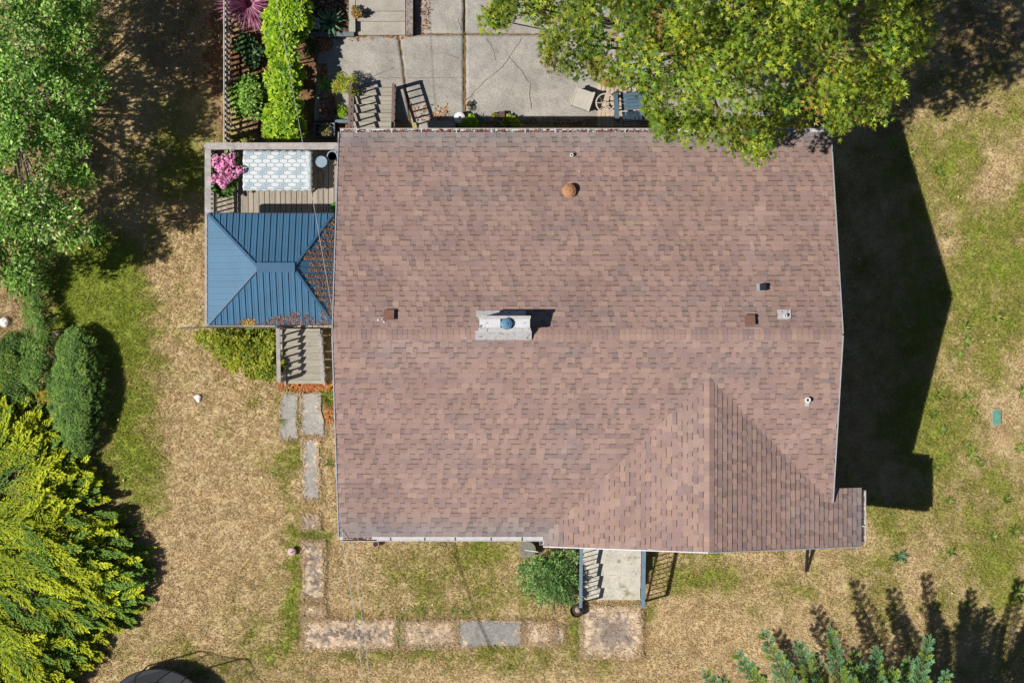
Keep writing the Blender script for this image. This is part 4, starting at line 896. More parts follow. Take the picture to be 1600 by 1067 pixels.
# --- apple tree
ap = [(-70, -90), (150, -70), (172, 10), (165, 60), (160, 110), (168, 150), (140, 205), (152, 235), (120, 250), (150, 268), (182, 272), (180, 284), (140, 290), (135, 340), (170, 360), (165, 388), (130, 385), (90, 395), (60, 420), (30, 460), (-70, 470)]
ah = [(35, 262, 30, 28), (95, 300, 22, 14), (120, 345, 16, 12), (75, 150, 18, 14), (125, 85, 16, 16), (105, 225, 14, 12), (70, 330, 18, 12), (25, 60, 16, 16)]
ac, ar = fill(ap, 30, lambda e, a, b: 3.0 + 1.9 * min(1, e / 110), lambda e: .25 + .08 * min(1, e / 60), ah, 8, zj=.6)
ac2, ar2 = fill(ap, 30, lambda e, a, b: 2.3 + 1.0 * min(1, e / 110), lambda e: .34, ah, 18)
ac3, ar3 = fill(ap, 44, lambda e, a, b: 3.5 + .9 * min(1, e / 80), lambda e: .42, ah, 28, zj=.5)
tree = thing('apple_tree', 'loose green apple tree filling the upper left corner', 'tree', tuple(P(30, 190)))
acols = (CA((126, 164, 66), (104, 146, 56), (164, 194, 96), (84, 120, 50), (200, 216, 146), (160, 130, 84), k=.94), [.3, .28, .18, .14, .07, .02])
Va = merge([cloud(OVAL, ac, ar, 105, (.085, .15), acols, up=.6, outw=.35, jit=.9, inner=.2, shade=.2), cloud(OVAL, ac2, ar2, 110, (.08, .14), acols, up=.6, outw=.3, jit=.8, inner=.2, shade=.2), cloud(OVAL, ac3, ar3, 190, (.09, .15), acols, up=.6, outw=.3, jit=.8, inner=.1)])
npmesh('crown', Va[0], Va[1], 'leaf', tree, col=Va[2])
trunk_mesh(P(30, 190), Vector((*P(30, 190).xy, 1.3)), ac, .15, every=3, twig=.02).build('trunk', 'pale_bark', tree)

def bush(name, label, poly, step, h, r, per, size, cols, tm=OVAL, cat='shrub', stems=True, dome=40, up=.6, seed=1, inner=.3, shade=.15, base=.25, z0=0.0, jit=.7, group=None):
    cx = sum(p[0] for p in poly) / len(poly); cy = sum(p[1] for p in poly) / len(poly)
    c, rr = fill(poly, step, lambda e, a, b: z0 + base + (h - base) * min(1, e / dome) ** .6, lambda e: r, (), seed, zj=.07)
    t = thing(name, label, cat, tuple(P(cx, cy, z0)), group); V = cloud(tm, c, rr, int(per * 1.9), (size[0] * 1.3, size[1] * 1.3), cols, up=up, outw=.5, jit=jit, inner=inner, shade=shade)
    V[0][:, 2] = np.maximum(V[0][:, 2], z0 + .02)
    npmesh('foliage', V[0], V[1], 'leaf', t, col=V[2])
    if stems:
        m = MB()
        for k, q in enumerate(c):
            if k % 4 == 0 or len(c) < 6: b = P(cx, cy, z0); b = b.lerp(Vector((q.x, q.y, z0)), .7); m.tube([b, b.lerp(q, .6) + Vector((.03, 0, 0)), q], [.025, .018, .008], 5)
        m.build('stem', 'bark', t)
    return t
ell = lambda cx, cy, rx, ry, n=14, rot=0: [(cx + rx * math.cos(i * 2 * math.pi / n), cy + ry * math.sin(i * 2 * math.pi / n)) for i in range(n)]
# --- vine hedge, round bush, deck hedge, clipped hedges
hc = (CA((176, 206, 40), (150, 186, 36), (198, 218, 70), (112, 156, 40), (84, 126, 40), k=.8), [.34, .3, .14, .15, .07])
bush('vine_hedge', 'tall bright yellow green leafy hedge between fence and patio', [(420, -40), (450, -40), (486, 10), (484, 50), (468, 62), (468, 120), (472, 170), (472, 214), (420, 214), (412, 180), (424, 140), (412, 90), (416, 30)], 13, 1.5, .17, 85, (.07, .13), hc, up=.6, dome=18, seed=3, base=.7)
bush('round_bush', 'round pale green bush between the fence and the bright hedge', ell(388, 152, 28, 33), 10, .95, .15, 60, (.055, .09), (CA((150, 190, 70), (176, 208, 104), (104, 150, 50), (70, 112, 40), k=.78), [.35, .25, .28, .12]), dome=24, seed=4)
bush('deck_hedge', 'yellow green mounded hedge below the deck railing', [(304, 516), (440, 514), (446, 540), (442, 585), (420, 592), (390, 588), (362, 578), (335, 552), (312, 535)], 11, 1.05, .16, 75, (.05, .085), (CA((168, 172, 40), (146, 160, 44), (190, 186, 64), (104, 132, 40), (170, 140, 60), k=.76), [.33, .3, .13, .2, .04]), dome=28, seed=5, base=.4)
hg = (CA((112, 146, 56), (94, 128, 52), (134, 162, 66), (78, 110, 56), (164, 182, 92), k=.95), [.3, .3, .17, .18, .05])
bush('clipped_hedge', 'rounded dark green clipped hedge on the left edge of the lawn', ell(119, 612, 44, 100, 20), 9, .95, .13, 95, (.045, .08), hg, tm=SLIM, dome=30, seed=6, up=.9, inner=.5, shade=.05)
bush('strip_hedge', 'narrow dark green hedge strip just below the apple tree', [(30, 395), (80, 400), (80, 440), (70, 470), (82, 500), (80, 545), (72, 590), (60, 625), (40, 600), (38, 540), (40, 500), (24, 440)], 12, .85, .16, 75, (.045, .09), hg, tm=SLIM, dome=22, seed=7, up=.8)
bush('bed_shrub', 'small green weedy shrub beside the white rock', [(-10, 530), (30, 516), (46, 560), (44, 600), (60, 640), (10, 640), (-10, 610)], 10, .5, .14, 60, (.05, .1), (CA((110, 150, 50), (80, 120, 50), (150, 170, 70)), [.4, .35, .25]), tm=SLIM, seed=9)
bush('yellow_shrub', 'small yellow leaved shrub under the rounded dark hedge', ell(76, 614, 18, 15), 9, .55, .12, 60, (.05, .09), (CA((196, 180, 60), (160, 160, 50), (120, 130, 50)), [.5, .3, .2]), seed=10, stems=True)
# --- front shrub
bush('front_shrub', 'grey green wispy shrub left of the front steps', [(820, 870), (850, 862), (902, 864), (903, 900), (900, 938), (860, 946), (824, 936), (806, 908)], 12, 1.05, .17, 62, (.06, .11), (CA((132, 168, 92), (110, 148, 76), (166, 192, 124), (88, 120, 62), k=.95), [.35, .3, .15, .2]), tm=SLIM, dome=28, seed=12, base=.45, jit=1.0)
m = MB(); b = P(862, 905)
for k in range(9):
    a = -1.2 + k * .38 + R.uniform(-.2, .2); L = R.uniform(.75, 1.1); q = b + Vector((L * math.cos(a - 1.0), L * math.sin(a - 1.0), R.uniform(.55, 1.15)))
    mid = b.lerp(q, .55) + Vector((R.uniform(-.1, .1), R.uniform(-.1, .1), .15)); m.tube([b, mid, q], [.02, .013, .006], 5)
    e = q + Vector((R.uniform(-.2, .2), R.uniform(-.2, .1), .1)); m.tube([mid, e], [.01, .005], 4)
m.build('bare_twigs', 'bark', bpy.data.objects['front_shrub'])
# --- patio shrubs
yc = (CA((186, 190, 44), (160, 172, 44), (204, 200, 80), (120, 144, 44), k=.8), [.35, .3, .15, .2])
bush('small_bush', 'round yellow green bush beside the back stairs', ell(540, 133, 19, 19), 8, .75, .11, 70, (.035, .06), yc, tm=SLIM, dome=14, seed=13, base=.35)
bush('wall_plant', 'bright green mound of leaves below the white jar', ell(730, 190, 14, 10), 7, .32, .09, 60, (.04, .07), hc, dome=9, seed=14, base=.15)
bush('wall_plant', 'yellow green leafy plant in the middle of the back wall bed', ell(797, 189, 16, 9), 8, .3, .09, 45, (.05, .09), yc, dome=9, seed=15, base=.12)
bush('wall_plant', 'sparse yellowish plant left of the brown block', ell(774, 183, 7, 7), 6, .25, .06, 40, (.04, .07), (CA((190, 160, 60), (140, 140, 50)), [.6, .4]), dome=6, seed=16, base=.12)
bush('wall_plant', 'brown dried plant at the patio joint above the white jar', ell(733, 168, 4, 10), 5, .25, .05, 26, (.03, .07), (CA((120, 96, 56), (90, 80, 44)), [.6, .4]), tm=SLIM, dome=6, seed=17, base=.1)
bush('bed_flower', 'small pale blue flower clump in the raised bed', ell(493, 37, 6, 9), 6, .5, .07, 55, (.03, .05), (CA((176, 190, 220), (210, 216, 236), (90, 110, 90)), [.4, .35, .25]), tm=OVAL, dome=6, seed=18, base=.35, z0=.2)
bush('bed_plant', 'low green plants in the shaded bed left of the patio', ell(484, 78, 10, 18), 9, .35, .1, 40, (.06, .12), (CA((90, 120, 70), (120, 140, 80)), [.5, .5]), tm=SLIM, dome=9, seed=19, base=.15)
bush('bed_plant', 'dark green leaves growing in the fence shadow above the round bush', ell(388, 82, 20, 26), 12, .35, .12, 45, (.07, .13), (CA((70, 110, 60), (100, 140, 70), (60, 90, 50)), [.4, .3, .3]), dome=14, seed=20, base=.15)
bush('bed_plant', 'small yellowish plant at the corner of deck and fence', ell(387, 213, 11, 7), 7, .3, .08, 40, (.05, .09), yc, tm=SLIM, dome=8, seed=22, base=.15)
bush('box_plant', 'dry straw coloured plants growing in the blue grey planter box', ell(507, 203, 9, 7), 6, .2, .07, 60, (.05, .11), (CA((176, 168, 110), (150, 146, 96), (110, 120, 70)), [.4, .35, .25]), tm=SLIM, dome=6, seed=23, base=.08, z0=.32, stems=False)
bush('bed_plant', 'thin green plant between the dark edging and back stairs', ell(533, 175, 8, 10), 7, .3, .08, 30, (.05, .09), hc, tm=SLIM, dome=8, seed=24, base=.12)
bush('deck_plant', 'little green plant on the deck against the house wall', ell(525, 325, 6, 8), 6, .4, .07, 45, (.05, .08), (CA((110, 170, 60), (80, 140, 50)), [.5, .5]), dome=6, seed=25, base=.2, z0=DZ)
bush('step_plant', 'small rusty plant on the concrete steps at the top', ell(559, 20, 8, 9), 6, .35, .07, 60, (.03, .06), (CA((176, 136, 76), (140, 120, 60), (120, 130, 60)), [.5, .3, .2]), dome=7, seed=26, base=.2, z0=.22)
# rosettes with strap leaves
def rosette(name, label, px, py, z, n, L, cols, cat='plant', wide=1.0, lift=.5, group=None, tm=STRAP, drop=0.0):
    b = np.array(P(px, py, z)); a = NR.random(n) * 6.283; el = NR.uniform(.1, lift, n); f = np.stack([np.cos(a), np.sin(a), el], 1)
    nr = np.stack([-np.cos(a) * el, -np.sin(a) * el, np.ones(n)], 1); tm2 = (tm[0] * np.array([1, wide, 1 - drop]), tm[1]); col = cols[NR.integers(0, len(cols), n)] * (1 + .3 * (NR.random((n, 1)) - .5))
    V = put(tm2, b + np.stack([np.cos(a), np.sin(a), 0 * a], 1) * L * .05 + np.array([0, 0, .015]), f, nr, NR.uniform(L * .6, L * 1.1, n), col)
    return tag(npmesh(name, V[0], V[1], 'leaf', col=V[2], org=Vector((b[0], b[1], z))), label, cat, group)
rosette('purple_grass', 'purple burgundy spiky grass clump at the top by the fence', 389, 8, .1, 520, .95, CA((206, 136, 166), (184, 112, 142), (226, 170, 190), (140, 84, 104), k=.85), lift=1.5, wide=.45)
rosette('broadleaf_plant', 'dark green broad leaved rosette above the timber edging', 516, 36, .25, 60, .5, CA((96, 136, 92), (70, 112, 70), (130, 166, 120)), wide=1.6, lift=1.0)
rosette('aloe_plant', 'bright green aloe beside the round yellow green bush', 508, 134, .05, 26, .34, CA((112, 180, 50), (140, 200, 70), (84, 150, 50), k=.8), wide=1.5, lift=.9)
rosette('agave_plant', 'small bluish green agave right of the white jar plant', 752, 188, .03, 20, .24, CA((120, 160, 140), (90, 130, 110)), wide=1.6, lift=.9)
rosette('fan_weed', 'dark green fan shaped weed in the lawn below the front gable', 1405, 868, .0, 26, .3, CA((76, 130, 76), (60, 110, 66), (100, 150, 84)), wide=1.4, lift=.5)
rosette('path_weed', 'green spiky weed beside the paving near the deck stairs', 513, 622, .0, 46, .42, CA((110, 150, 50), (150, 160, 50), (90, 120, 44)), wide=.8, lift=.9)
rosette('path_weed', 'small dark green weed tuft between path and house wall', 514, 724, .0, 30, .2, CA((84, 122, 50), (110, 140, 50)), wide=1., lift=.8)
wc = CA((126, 156, 60), (142, 170, 66), (104, 136, 54), (164, 178, 78), (170, 160, 70), k=.74)
for px, py, L, lb in (
    (1465, 618, .24, 'leafy weed beside the house shadow, level with the lower roof pipe'), (1511, 617, .32, 'large star shaped weed up and left of the teal valve cover'), (1519, 642, .24, 'weed just below the large star shaped weed left of the teal cover'),
    (1466, 505, .16, 'tiny weed just right of the lower half of the house shadow tip'), (1556, 496, .26, 'yellowish weed standing alone right of the house shadow tip'), (1506, 512, .26, 'uppermost of three weeds in a column right of the house shadow tip'),
    (1508, 535, .24, 'middle of three weeds in a column right of the house shadow tip'), (1498, 555, .18, 'lowest of three weeds in a column right of the house shadow tip'), (1457, 647, .2, 'small weed touching the slanting house shadow, left of the teal cover'),
    (1507, 694, .24, 'weed below and left of the teal valve cover'), (1517, 712, .26, 'weed directly below another weed, down and left of the teal cover'), (1530, 723, .16, 'tiny weed right of the pair below the teal cover'),
    (1514, 792, .14, 'tiny yellowish weed level with the bottom edge of the house shadow'), (1585, 830, .3, 'big yellow green weed at the right edge, below the house shadow level'), (1595, 612, .34, 'big weed cut by the right photo edge above the teal cover'),
    (1572, 780, .2, 'weed between the teal cover and the big lower right weed'), (1551, 838, .22, 'weed left of the big yellow green weed at the right edge'), (1485, 863, .2, 'pale weed right of the dark fan shaped weed'),
    (1588, 926, .4, 'largest spreading weed at the right edge above the conifer shadow'), (1464, 268, .2, 'weed beside the upper house shadow, below the maple shade'), (1479, 366, .18, 'left of two small weeds halfway down the upper house shadow'),
    (1509, 366, .18, 'right of two small weeds halfway down the upper house shadow'), (1462, 730, .18, 'weed at the right corner of the stepped house shadow'), (1482, 783, .18, 'small weed right of the bottom corner of the house shadow'),
    (1420, 240, .2, 'weed at the top of the house shadow close under the maple shade'), (1395, 225, .2, 'weed in the gap between maple shade and house shadow'), (1548, 770, .16, 'small weed left of another, midway down the right lawn'),
    (1470, 672, .2, 'weed near the lower slant of the house shadow, below a similar one'), (1590, 700, .22, 'weed at the right photo edge below the teal cover level'), (1510, 945, .2, 'weed at the upper edge of the conifer shadow')):
    rosette('lawn_weed', lb, px, py, .0, R.randint(14, 34), L * R.uniform(.8, 1.1), wc * R.uniform(.8, 1.15), cat='weed', wide=R.uniform(1.2, 2.0), lift=R.uniform(.4, .9), group='weeds in the right lawn')
for px, py, lb in ((560, 962, 'leftmost weed tuft above the long front slab'), (597, 958, 'weed tuft above the right end of the long front slab'), (655, 955, 'weed tuft above the second front slab'), (708, 952, 'weed tuft above the grey front slab corner'),
                   (725, 955, 'weed tuft just above the left part of the grey front slab'), (798, 1042, 'weed tuft in the grass below the grey front slab'), (622, 1003, 'weed tuft in the joint between the first two front slabs'),
                   (430, 738, 'weed tuft on the lawn left of the long side slab'), (440, 660, 'weed tuft at the left edge of the topmost side slab')):
    rosette('lawn_weed', lb, px, py, .0, 22, R.uniform(.12, .22), wc, cat='weed', wide=1.1, lift=.9, group='weeds along the front path')
# --- hydrangea in the deck corner
q0 = P(352, 268, DZ); hy = thing('hydrangea', 'pink flowering hydrangea in the top left corner of the deck', 'plant', tuple(q0))
MB().lathe([(.2, 0), (.27, .36), (.3, .36), (.3, .4), (.26, .4)], (q0.x - .02, q0.y, DZ), 20).build('pot', 'terracotta', hy)
hl = bush('x', 'x', ell(350, 270, 23, 34), 9, .6, .11, 26, (.08, .14), (CA((110, 150, 60), (80, 120, 50), (140, 170, 80)), [.4, .4, .2]), dome=14, seed=31, base=.3, z0=DZ, stems=False)
fo = hl.children[0]; fo.parent = hy; fo.location = Vector(ORG['x']) - q0; bpy.data.objects.remove(hl)
for k, (a, b) in enumerate(((338, 248), (351, 246), (363, 244), (362, 254), (337, 256), (350, 256), (364, 262), (345, 266), (357, 268), (374, 266), (367, 272), (336, 276), (347, 276), (333, 282), (344, 284), (352, 284), (349, 290), (358, 280), (341, 262), (355, 250))):
    q = np.array(P(a, b, DZ + .86 + R.uniform(-.06, .08))); d = rdir(70); d[:, 2] = np.abs(d[:, 2]) - .25; rr = R.uniform(.085, .125)
    V = put(PETAL, q + unit(d) * rr, rdir(70), d + rdir(70) * .3, np.full(70, .042), CA((236, 158, 198), (224, 136, 184), (244, 186, 214), k=.95)[NR.integers(0, 3, 70)])
    npmesh('flower_head', V[0], V[1], 'petal', hy, col=V[2])
# --- feathery conifers: plumes with side shoots and scale leaves
def plume(base, dirv, L, nsh, cb, ct, wid=.42, upv=(0, 0, 1), leaf=.07, shoots=7, ang=48, curl=.15, tm=None, ej=.55):
    base = np.array(base, float); d = unit(np.array(dirv, float)); up = unit(np.array(upv, float) - d * np.dot(d, upv)); sd = np.cross(up, d); pos = []; fw = []; nr = []; sc = []; tt = []
    ca, sa = math.cos(math.radians(ang)), math.sin(math.radians(ang))
    for i in range(nsh):
        t = (i + .5 * NR.random()) / nsh; p = base + d * L * t - up * curl * L * t * t
        for s in (-1, 1):
            l = L * wid * (1 - t) ** .8 * (.55 + .6 * NR.random()) * min(1, .35 + t * 3) + .04; f = unit(d * ca + sd * s * sa + up * NR.uniform(-.25, .35))
            for j in range(shoots):
                u = (j + .6) / shoots; e = unit(f * .75 + d * .5 + sd * NR.normal() * ej + up * NR.normal() * .3); pos.append(p + f * l * u); fw.append(e); nr.append(up + NR.normal(size=3) * .35); sc.append(leaf * (1.1 - .4 * u)); tt.append(min(1, t * .55 + u * .55))
    for j in range(6):
        pos.append(base + d * L * (.86 + .03 * j) - up * curl * L * .9); fw.append(unit(d + NR.normal(size=3) * .35)); nr.append(up); sc.append(leaf); tt.append(1)
    tt = np.array(tt)[:, None]; n = len(pos); col = (cb * (1 - tt) + ct * tt) * (1 + .35 * (NR.random((n, 1)) - .5))
    return put(tm or SLIM, np.array(pos), np.array(fw), np.array(nr), np.array(sc) * NR.uniform(.8, 1.3, n), col)
SLIM0 = SLIM; SLIM = (SLIM[0] * np.array([1, 1.5, 1]), SLIM[1])
gp = [(-60, 600), (20, 612), (60, 632), (95, 668), (120, 700), (150, 740), (165, 765), (190, 795), (205, 830), (220, 838), (232, 872), (244, 908), (228, 940), (205, 965), (190, 985), (160, 1000), (145, 1030), (128, 1060), (120, 1130), (-60, 1130)]
cyp = thing('golden_cypress', 'feathery golden yellow cypress filling the lower left corner', 'tree', tuple(P(20, 890))); parts = []
gb, gt, gd, gdt = CA((98, 122, 42), (206, 212, 48), (84, 114, 50), (134, 166, 66), k=.9)
rng = random.Random(77); cnt = 0
for k in range(4000):
    a = rng.uniform(-60, 245); b = rng.uniform(600, 1130)
    if not inpoly(a, b, gp): continue
    e = edge_dist(a, b, gp)
    if e < 8 and rng.random() < .35: continue
    if e > 60 and rng.random() < .4: continue
    z = .2 + 1.6 * min(1, e / 130) ** .8 + rng.uniform(-.35, .15); an = math.atan2(-(b - 840) * .8, a + 90) + math.radians(rng.gauss(0, 26))
    gold = rng.random() < (.72 if not (a > 175 and b > 820) else .28); lift = rng.uniform(-.02, .4); L = rng.uniform(.9, 1.5) if e > 30 else rng.uniform(.55, .9)
    q = P(a, b, z); d = np.array([math.cos(an), math.sin(an), lift]); q = np.array(q) - d * L * .7
    w_ = rng.random(); parts.append(plume(q, d, L, 13, gb if gold else gd, (gt * (.75 + .4 * w_)) if gold else gdt, wid=.34, leaf=.10, shoots=8, ang=31, ej=.25)); cnt += 1
    if cnt >= 640: break
V = merge(parts); npmesh('crown', V[0], V[1], 'needle', cyp, col=V[2])
tc, tr_ = fill(gp, 70, lambda e, a, b: .3 + 1.4 * min(1, e / 130), lambda e: .3, (), 3); trunk_mesh(P(20, 890), Vector((*P(20, 890).xy, .5)), tc, .14, twig=.015).build('trunk', 'bark', cyp)
# --- big conifer below the frame: branch tips reach in at the bottom right
con = thing('cedar_tree', 'blue green conifer with forked branch tips at the bottom right edge', 'tree', tuple(P(1320, 1290))); parts = []; br = MB(); tb_ = P(1320, 1290)
cb, ct, ct2 = CA((84, 112, 52), (130, 176, 126), (150, 172, 70), k=.84); tr0 = Vector((tb_.x, tb_.y, 0)); br.tube([tr0, tr0 + Vector((0, 0, 9))], [.3, .05], 9)
def cbranch(px, py, z, z0, tip=None, M=22):
    tip = np.array(P(px, py, z)) if tip is None else tip; root = np.array([tb_.x, tb_.y, z0]); v = tip - root; L = np.linalg.norm(v); d = v / L; side = np.array([-d[1], d[0], 0])
    br.tube([Vector(root), Vector(root + v * .5 + np.array([0, 0, .15])), Vector(tip - v * .05)], [.06, .035, .01], 5)
    for i in range(M + 1):
        t = .28 + .72 * i / M; p = root + v * t + np.array([0, 0, .6 * t * (1 - t)])
        if i == M: parts.append(plume(p - d * .75, d, .8, 12, cb, ct, wid=.1, leaf=.07, shoots=5, ang=34, curl=0, tm=SLIM0)); break
        for s in (-1, 1):
            l = (1.05 * (1 - t) + .15) * NR.uniform(.7, 1.15); f = unit(d * .8 + side * s * .65 + np.array([0, 0, NR.uniform(-.05, .35)])); parts.append(plume(p, f, l, int(6 + l * 8), cb, (ct if NR.random() < .6 else ct2) * NR.uniform(.85, 1.12), wid=.2, leaf=.085, shoots=4, ang=36, curl=.02, tm=SLIM0))
for a in ((1100, 1048, 3.0, 2.4), (1150, 1018, 3.4, 2.8), (1192, 986, 4.0, 3.4), (1248, 1002, 4.2, 3.6), (1298, 984, 4.4, 3.8), (1370, 1014, 4.6, 4.0), (1452, 996, 4.6, 4.2), (1410, 1080, 4.8, 4.2), (1330, 1060, 5.4, 4.8), (1230, 1075, 5.2, 4.6), (1320, 1034, 4.2, 3.8), (1395, 1045, 4.4, 4.0), (1440, 1060, 4.0, 3.6), (1470, 1075, 4.6, 4.2), (1370, 1060, 3.6, 3.2), (1510, 1085, 5.0, 4.4), (1560, 1120, 4.6, 4.0),
          (1125, 1060, 2.6, 2.2), (1170, 1035, 2.8, 2.4), (1220, 1022, 3.4, 3.0), (1270, 1020, 3.6, 3.2), (1335, 1020, 3.8, 3.4), (1420, 1030, 4.0, 3.6), (1480, 1050, 4.4, 4.0), (1345, 1040, 4.9, 4.5), (1540, 1075, 4.2, 3.8), (1590, 1100, 4.6, 4.0), (1290, 1110, 6.2, 5.6), (1400, 1130, 6.4, 5.8), (1180, 1110, 4.4, 4.0)): cbranch(*a)
for lv in range(7):   # the rest of the crown, outside the photograph
    z = 2.4 + lv * .95; Lb = 4.4 * (1 - z / 10.5) + .3
    for j in range(7):
        an = (j + .5 * (lv % 2)) / 7 * 6.283 + R.uniform(-.2, .2)
        if z < 5.4 and .3 < an % 6.283 < 2.85: continue
        cbranch(0, 0, 0, z, tip=np.array([tb_.x + Lb * math.cos(an), tb_.y + Lb * math.sin(an), z + .5]), M=11)
V = merge(parts); npmesh('crown', V[0], V[1], 'needle', con, col=V[2]); br.build('trunk', 'bark', con)
# ------------------------------------------------------------------ fallen leaves
def scatter(rects, n, size, cols, name, label, z=.03, cat='leaf litter', parent=None, zf=None, tm=OVAL):
    A = np.array([(r[2] - r[0]) * (r[3] - r[1]) for r in rects]); ri = NR.choice(len(rects), n, p=A / A.sum()); rr = np.array(rects, float)[ri]; px = rr[:, 0] + NR.random(n) * (rr[:, 2] - rr[:, 0]); py = rr[:, 1] + NR.random(n) * (rr[:, 3] - rr[:, 1])
    zz = rr[:, 4] if len(rects[0]) > 4 else np.full(n, z)
    s_ = (CAMZ - zz) / F; pos = np.stack([(px - 800) * s_, (533.5 - py) * s_, zz + NR.random(n) * .02], 1)
    if zf is not None: pos[:, 2] = [zf(a, b) for a, b in pos[:, :2]] + NR.random(n) * .015 + .02
    V = put(tm, pos, rdir(n), np.array([0, 0, 1.]) + rdir(n) * .45, NR.uniform(size[0], size[1], n), cols[NR.integers(0, len(cols), n)] * (1 + .4 * (NR.random((n, 1)) - .5)))
    o = npmesh(name, V[0], V[1], 'litter', parent, col=V[2], kind='stuff')
    if not parent: tag(o, label, cat)
    return o
rl = CA((206, 140, 92), (184, 112, 70), (160, 96, 64), (220, 170, 120), (150, 120, 84), k=.7); bl = CA((170, 136, 96), (140, 106, 74), (190, 160, 116), (120, 90, 64), k=.7)
scatter([(437, 599, 520, 611), (509, 605, 523, 660), (440, 596, 450, 602)], 700, (.05, .1), CA((214, 120, 76), (196, 100, 64), (176, 132, 60), (222, 160, 90), k=.72), 'fallen_leaves', 'rusty orange fallen leaves at the foot of the deck stairs', z=.02)
scatter([(499, 145, 518, 190), (495, 100, 512, 128), (524, 195, 550, 206), (498, 60, 520, 80)], 560, (.06, .1), rl, 'fallen_leaves', 'orange fallen leaves in the bed left of the back stairs', z=.05)
scatter([(470, 0, 545, 48)], 420, (.06, .11), bl, 'fallen_leaves', 'dry brown leaves covering the raised bed at the top', z=.2)
scatter([(690, 188, 715, 196), (740, 186, 935, 196), (480, 56, 560, 64), (650, 0, 672, 55), (625, 35, 634, 60), (555, 55, 640, 60), (640, 165, 700, 190)], 520, (.05, .095), rl, 'fallen_leaves', 'scattered rusty leaves along the patio edges', z=.06)
scatter([(330, 0, 352, 222), (270, 0, 345, 120), (352, 0, 470, 215)], 1200, (.05, .1), bl, 'fallen_leaves', 'dry brown leaves strewn around the slatted fence', z=.03)
scatter([(1340, 0, 1600, 190)], 320, (.06, .12), bl, 'fallen_leaves', 'sparse dry leaves lying in the shade of the maple', z=.03)
scatter([(180, 200, 430, 900), (1330, 220, 1600, 960), (560, 870, 800, 960)], 150, (.05, .09), CA((226, 206, 160), (200, 170, 120), (190, 150, 60), k=.75), 'fallen_leaves', 'single pale leaves dotted over the lawns', z=.05)
scatter([(532, 204, 1030, 207.5, ZN - .07)], 900, (.03, .07), CA((150, 84, 70), (120, 66, 56), (176, 120, 96), k=.65), 'gutter_leaves', '', parent=gN)
scatter([(536, 838, 580, 842, ZS - .08)], 90, (.03, .06), CA((150, 84, 70), (176, 120, 96), k=.65), 'gutter_leaves', '', parent=gS)
scatter([(1346, 765, 1348, 850, ZS - .08)], 60, (.03, .06), CA((150, 84, 70), (176, 120, 96), k=.65), 'gutter_leaves', '', parent=gE)
def gzf(x, y):
    fs = [(x - ex0) / (rx0 - ex0), (ex1 - x) / (ex1 - rx1), (y - ey0) / (ry - ey0), (ey1 - y) / (ey1 - ry)]; return EZ + (RZg - EZ) * max(0, min(1, min(fs)))
dl = CA((172, 128, 104), (150, 108, 90), (190, 150, 122), (134, 100, 84), k=.65); rects = []
for k in range(19):   # debris caught between the ribs of the east slope
    y = 338 + k * 9.1; e = abs(y - 418); x0 = min(max(462 + e * .62, 476) + R.uniform(0, 14), 516); rects.append((x0, y, 520, y + 4.2, EZ + .2))
scatter(rects, 3600, (.02, .05), dl, 'roof_debris', 'dry brown needles and leaves on the gazebo roof', zf=gzf)
rects = []
for k in range(20): x0 = 372 + k * 7.6; rects.append((x0, 504 - R.uniform(1, 5 + k * 1.2), x0 + 6, 506.5, EZ + .02))
scatter(rects, 620, (.03, .07), dl, 'roof_debris', 'brown debris gathered along the front eave of the gazebo roof', zf=gzf)
scatter([(381, 500, 398, 508, EZ + .02)], 60, (.05, .09), CA((200, 160, 60), (220, 180, 80), k=.75), 'roof_debris', 'small heap of yellow leaves on the gazebo eave', zf=gzf)
# bird droppings and grit on the roof
m = MB()
for a, b, r in ((591, 500, .03), (600, 503, .028), (597, 499, .015), (604, 493, .014), (600, 487, .012), (530, 521, .012), (656, 522, .014), (672, 493, .012), (1220, 505, .012), (728, 528, .02), (996, 524, .014), (1172, 527, .014), (640, 300, .014), (905, 268, .02), (815, 293, .012), (1230, 380, .012)):
    q = PR(a, b); m.lathe([(r, .028), (r * .8, .034)], (q.x, q.y, q.z), 7)
m.build('bird_droppings', 'white_paint', roof, kind='stuff')
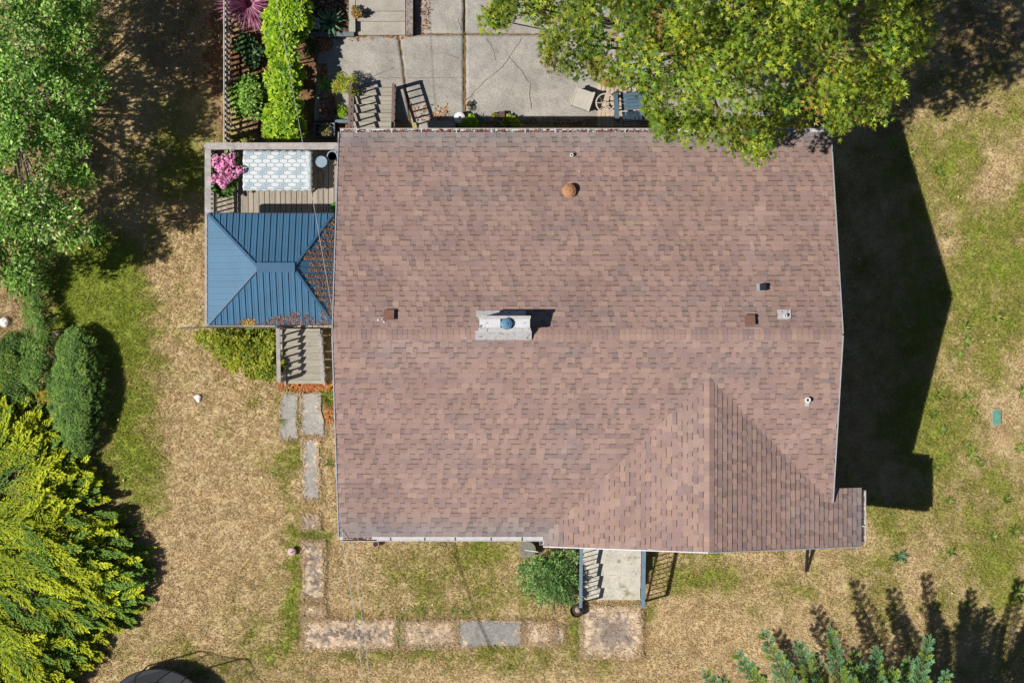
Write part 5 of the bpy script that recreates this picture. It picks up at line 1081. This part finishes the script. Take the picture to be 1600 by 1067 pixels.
# ------------------------------------------------------------------ lawn grass
def lawn(n, name, label, x0, x1, y0, y1):
    x = NR.uniform(x0, x1, n); y = NR.uniform(y0, y1, n)
    for a, b, c, d, cv in NOGRASS:   # extra tufts creeping over the slab edges
        if cv < .1: continue
        k = int(2 * ((c - a) + (d - b)) * 130); e = NR.integers(0, 4, k); t = NR.random(k); j = NR.normal(0, .05, k)
        x = np.concatenate([x, np.select([e == 0, e == 1, e == 2], [a + j, c + j, a + (c - a) * t], a + (c - a) * t)]); y = np.concatenate([y, np.select([e == 0, e == 1, e == 2], [b + (d - b) * t, b + (d - b) * t, b + j], d + j)])
    n = len(x); col, g, so = zone(x, y); keep = so < .55; lift = np.zeros(n)
    keep &= ~((x > -4.3) & (x < 8.2) & (y > -4.9) & (y < 5.3)); keep &= ~((x > P(492, 0).x) & (x < P(1262, 0).x) & (y > 5.2)); keep &= ~((x > -8.1) & (x < -4.2) & (y > 5.4)); keep &= ~((x > 1.9) & (x < 3.75) & (y < -5) & (y > -7.4))
    for a, b, c, d, cv in NOGRASS:
        ins = (x > a - .0) & (x < c + .0) & (y > b - .0) & (y < d + .0); ed = np.minimum(np.minimum(x - a, c - x), np.minimum(y - b, d - y)); pk = np.clip(1.1 * np.exp(-ed / .08) * (cv + .5) + (cv - .55) * .5, 0, .75) if cv >= .1 else .0 * x; keep &= ~(ins & (NR.random(n) > pk)); lift = np.where(ins, .045, lift); col[ins] = col[ins] * .4 + TCOV[0] * .6
    x, y, col, g, lift = x[keep], y[keep], col[keep], g[keep], lift[keep]; n = len(x); B = 4
    h = (.028 + .035 * NR.random(n) + .03 * g)[:, None]; a = NR.random((n, B)) * 6.283; lean = NR.uniform(.4, 1.5, (n, B)); ox = NR.normal(0, .028, (n, B)); oy = NR.normal(0, .028, (n, B))
    bx = x[:, None] + ox; by = y[:, None] + oy; wv = .0075 + .004 * NR.random((n, B)); ca, sa = np.cos(a), np.sin(a)
    v0 = np.stack([bx - sa * wv, by + ca * wv, np.full_like(bx, -.01)], -1); v1 = np.stack([bx + sa * wv, by - ca * wv, np.full_like(bx, -.01)], -1); v2 = np.stack([bx + ca * h * lean, by + sa * h * lean, h * (1.1 - .35 * lean) + .02 + 0 * bx], -1)
    V = np.stack([v0, v1, v2], 2); V[..., 2] += lift[:, None, None]; V = V.reshape(-1, 3); T = np.arange(len(V)).reshape(-1, 3); bc = col[:, None, :] * (1.02 + .32 * (NR.random((n, B, 1)) - .5)) * 1.18
    pale = (NR.random((n, B, 1)) < .06) * (1 - np.clip(g, 0, 1)[:, None, None]); bc = bc * (1 - pale) + CA((222, 200, 156))[0] * pale
    tag(npmesh(name, V, T, 'grass', col=np.repeat(bc.reshape(-1, 3), 3, 0), kind='stuff', org=Vector((0, 0, 0))), label, 'grass')
lawn(190000, 'lawn_grass', 'short dry tan and green lawn grass around the house', -15.2, 15.2, -10.4, 10.4)
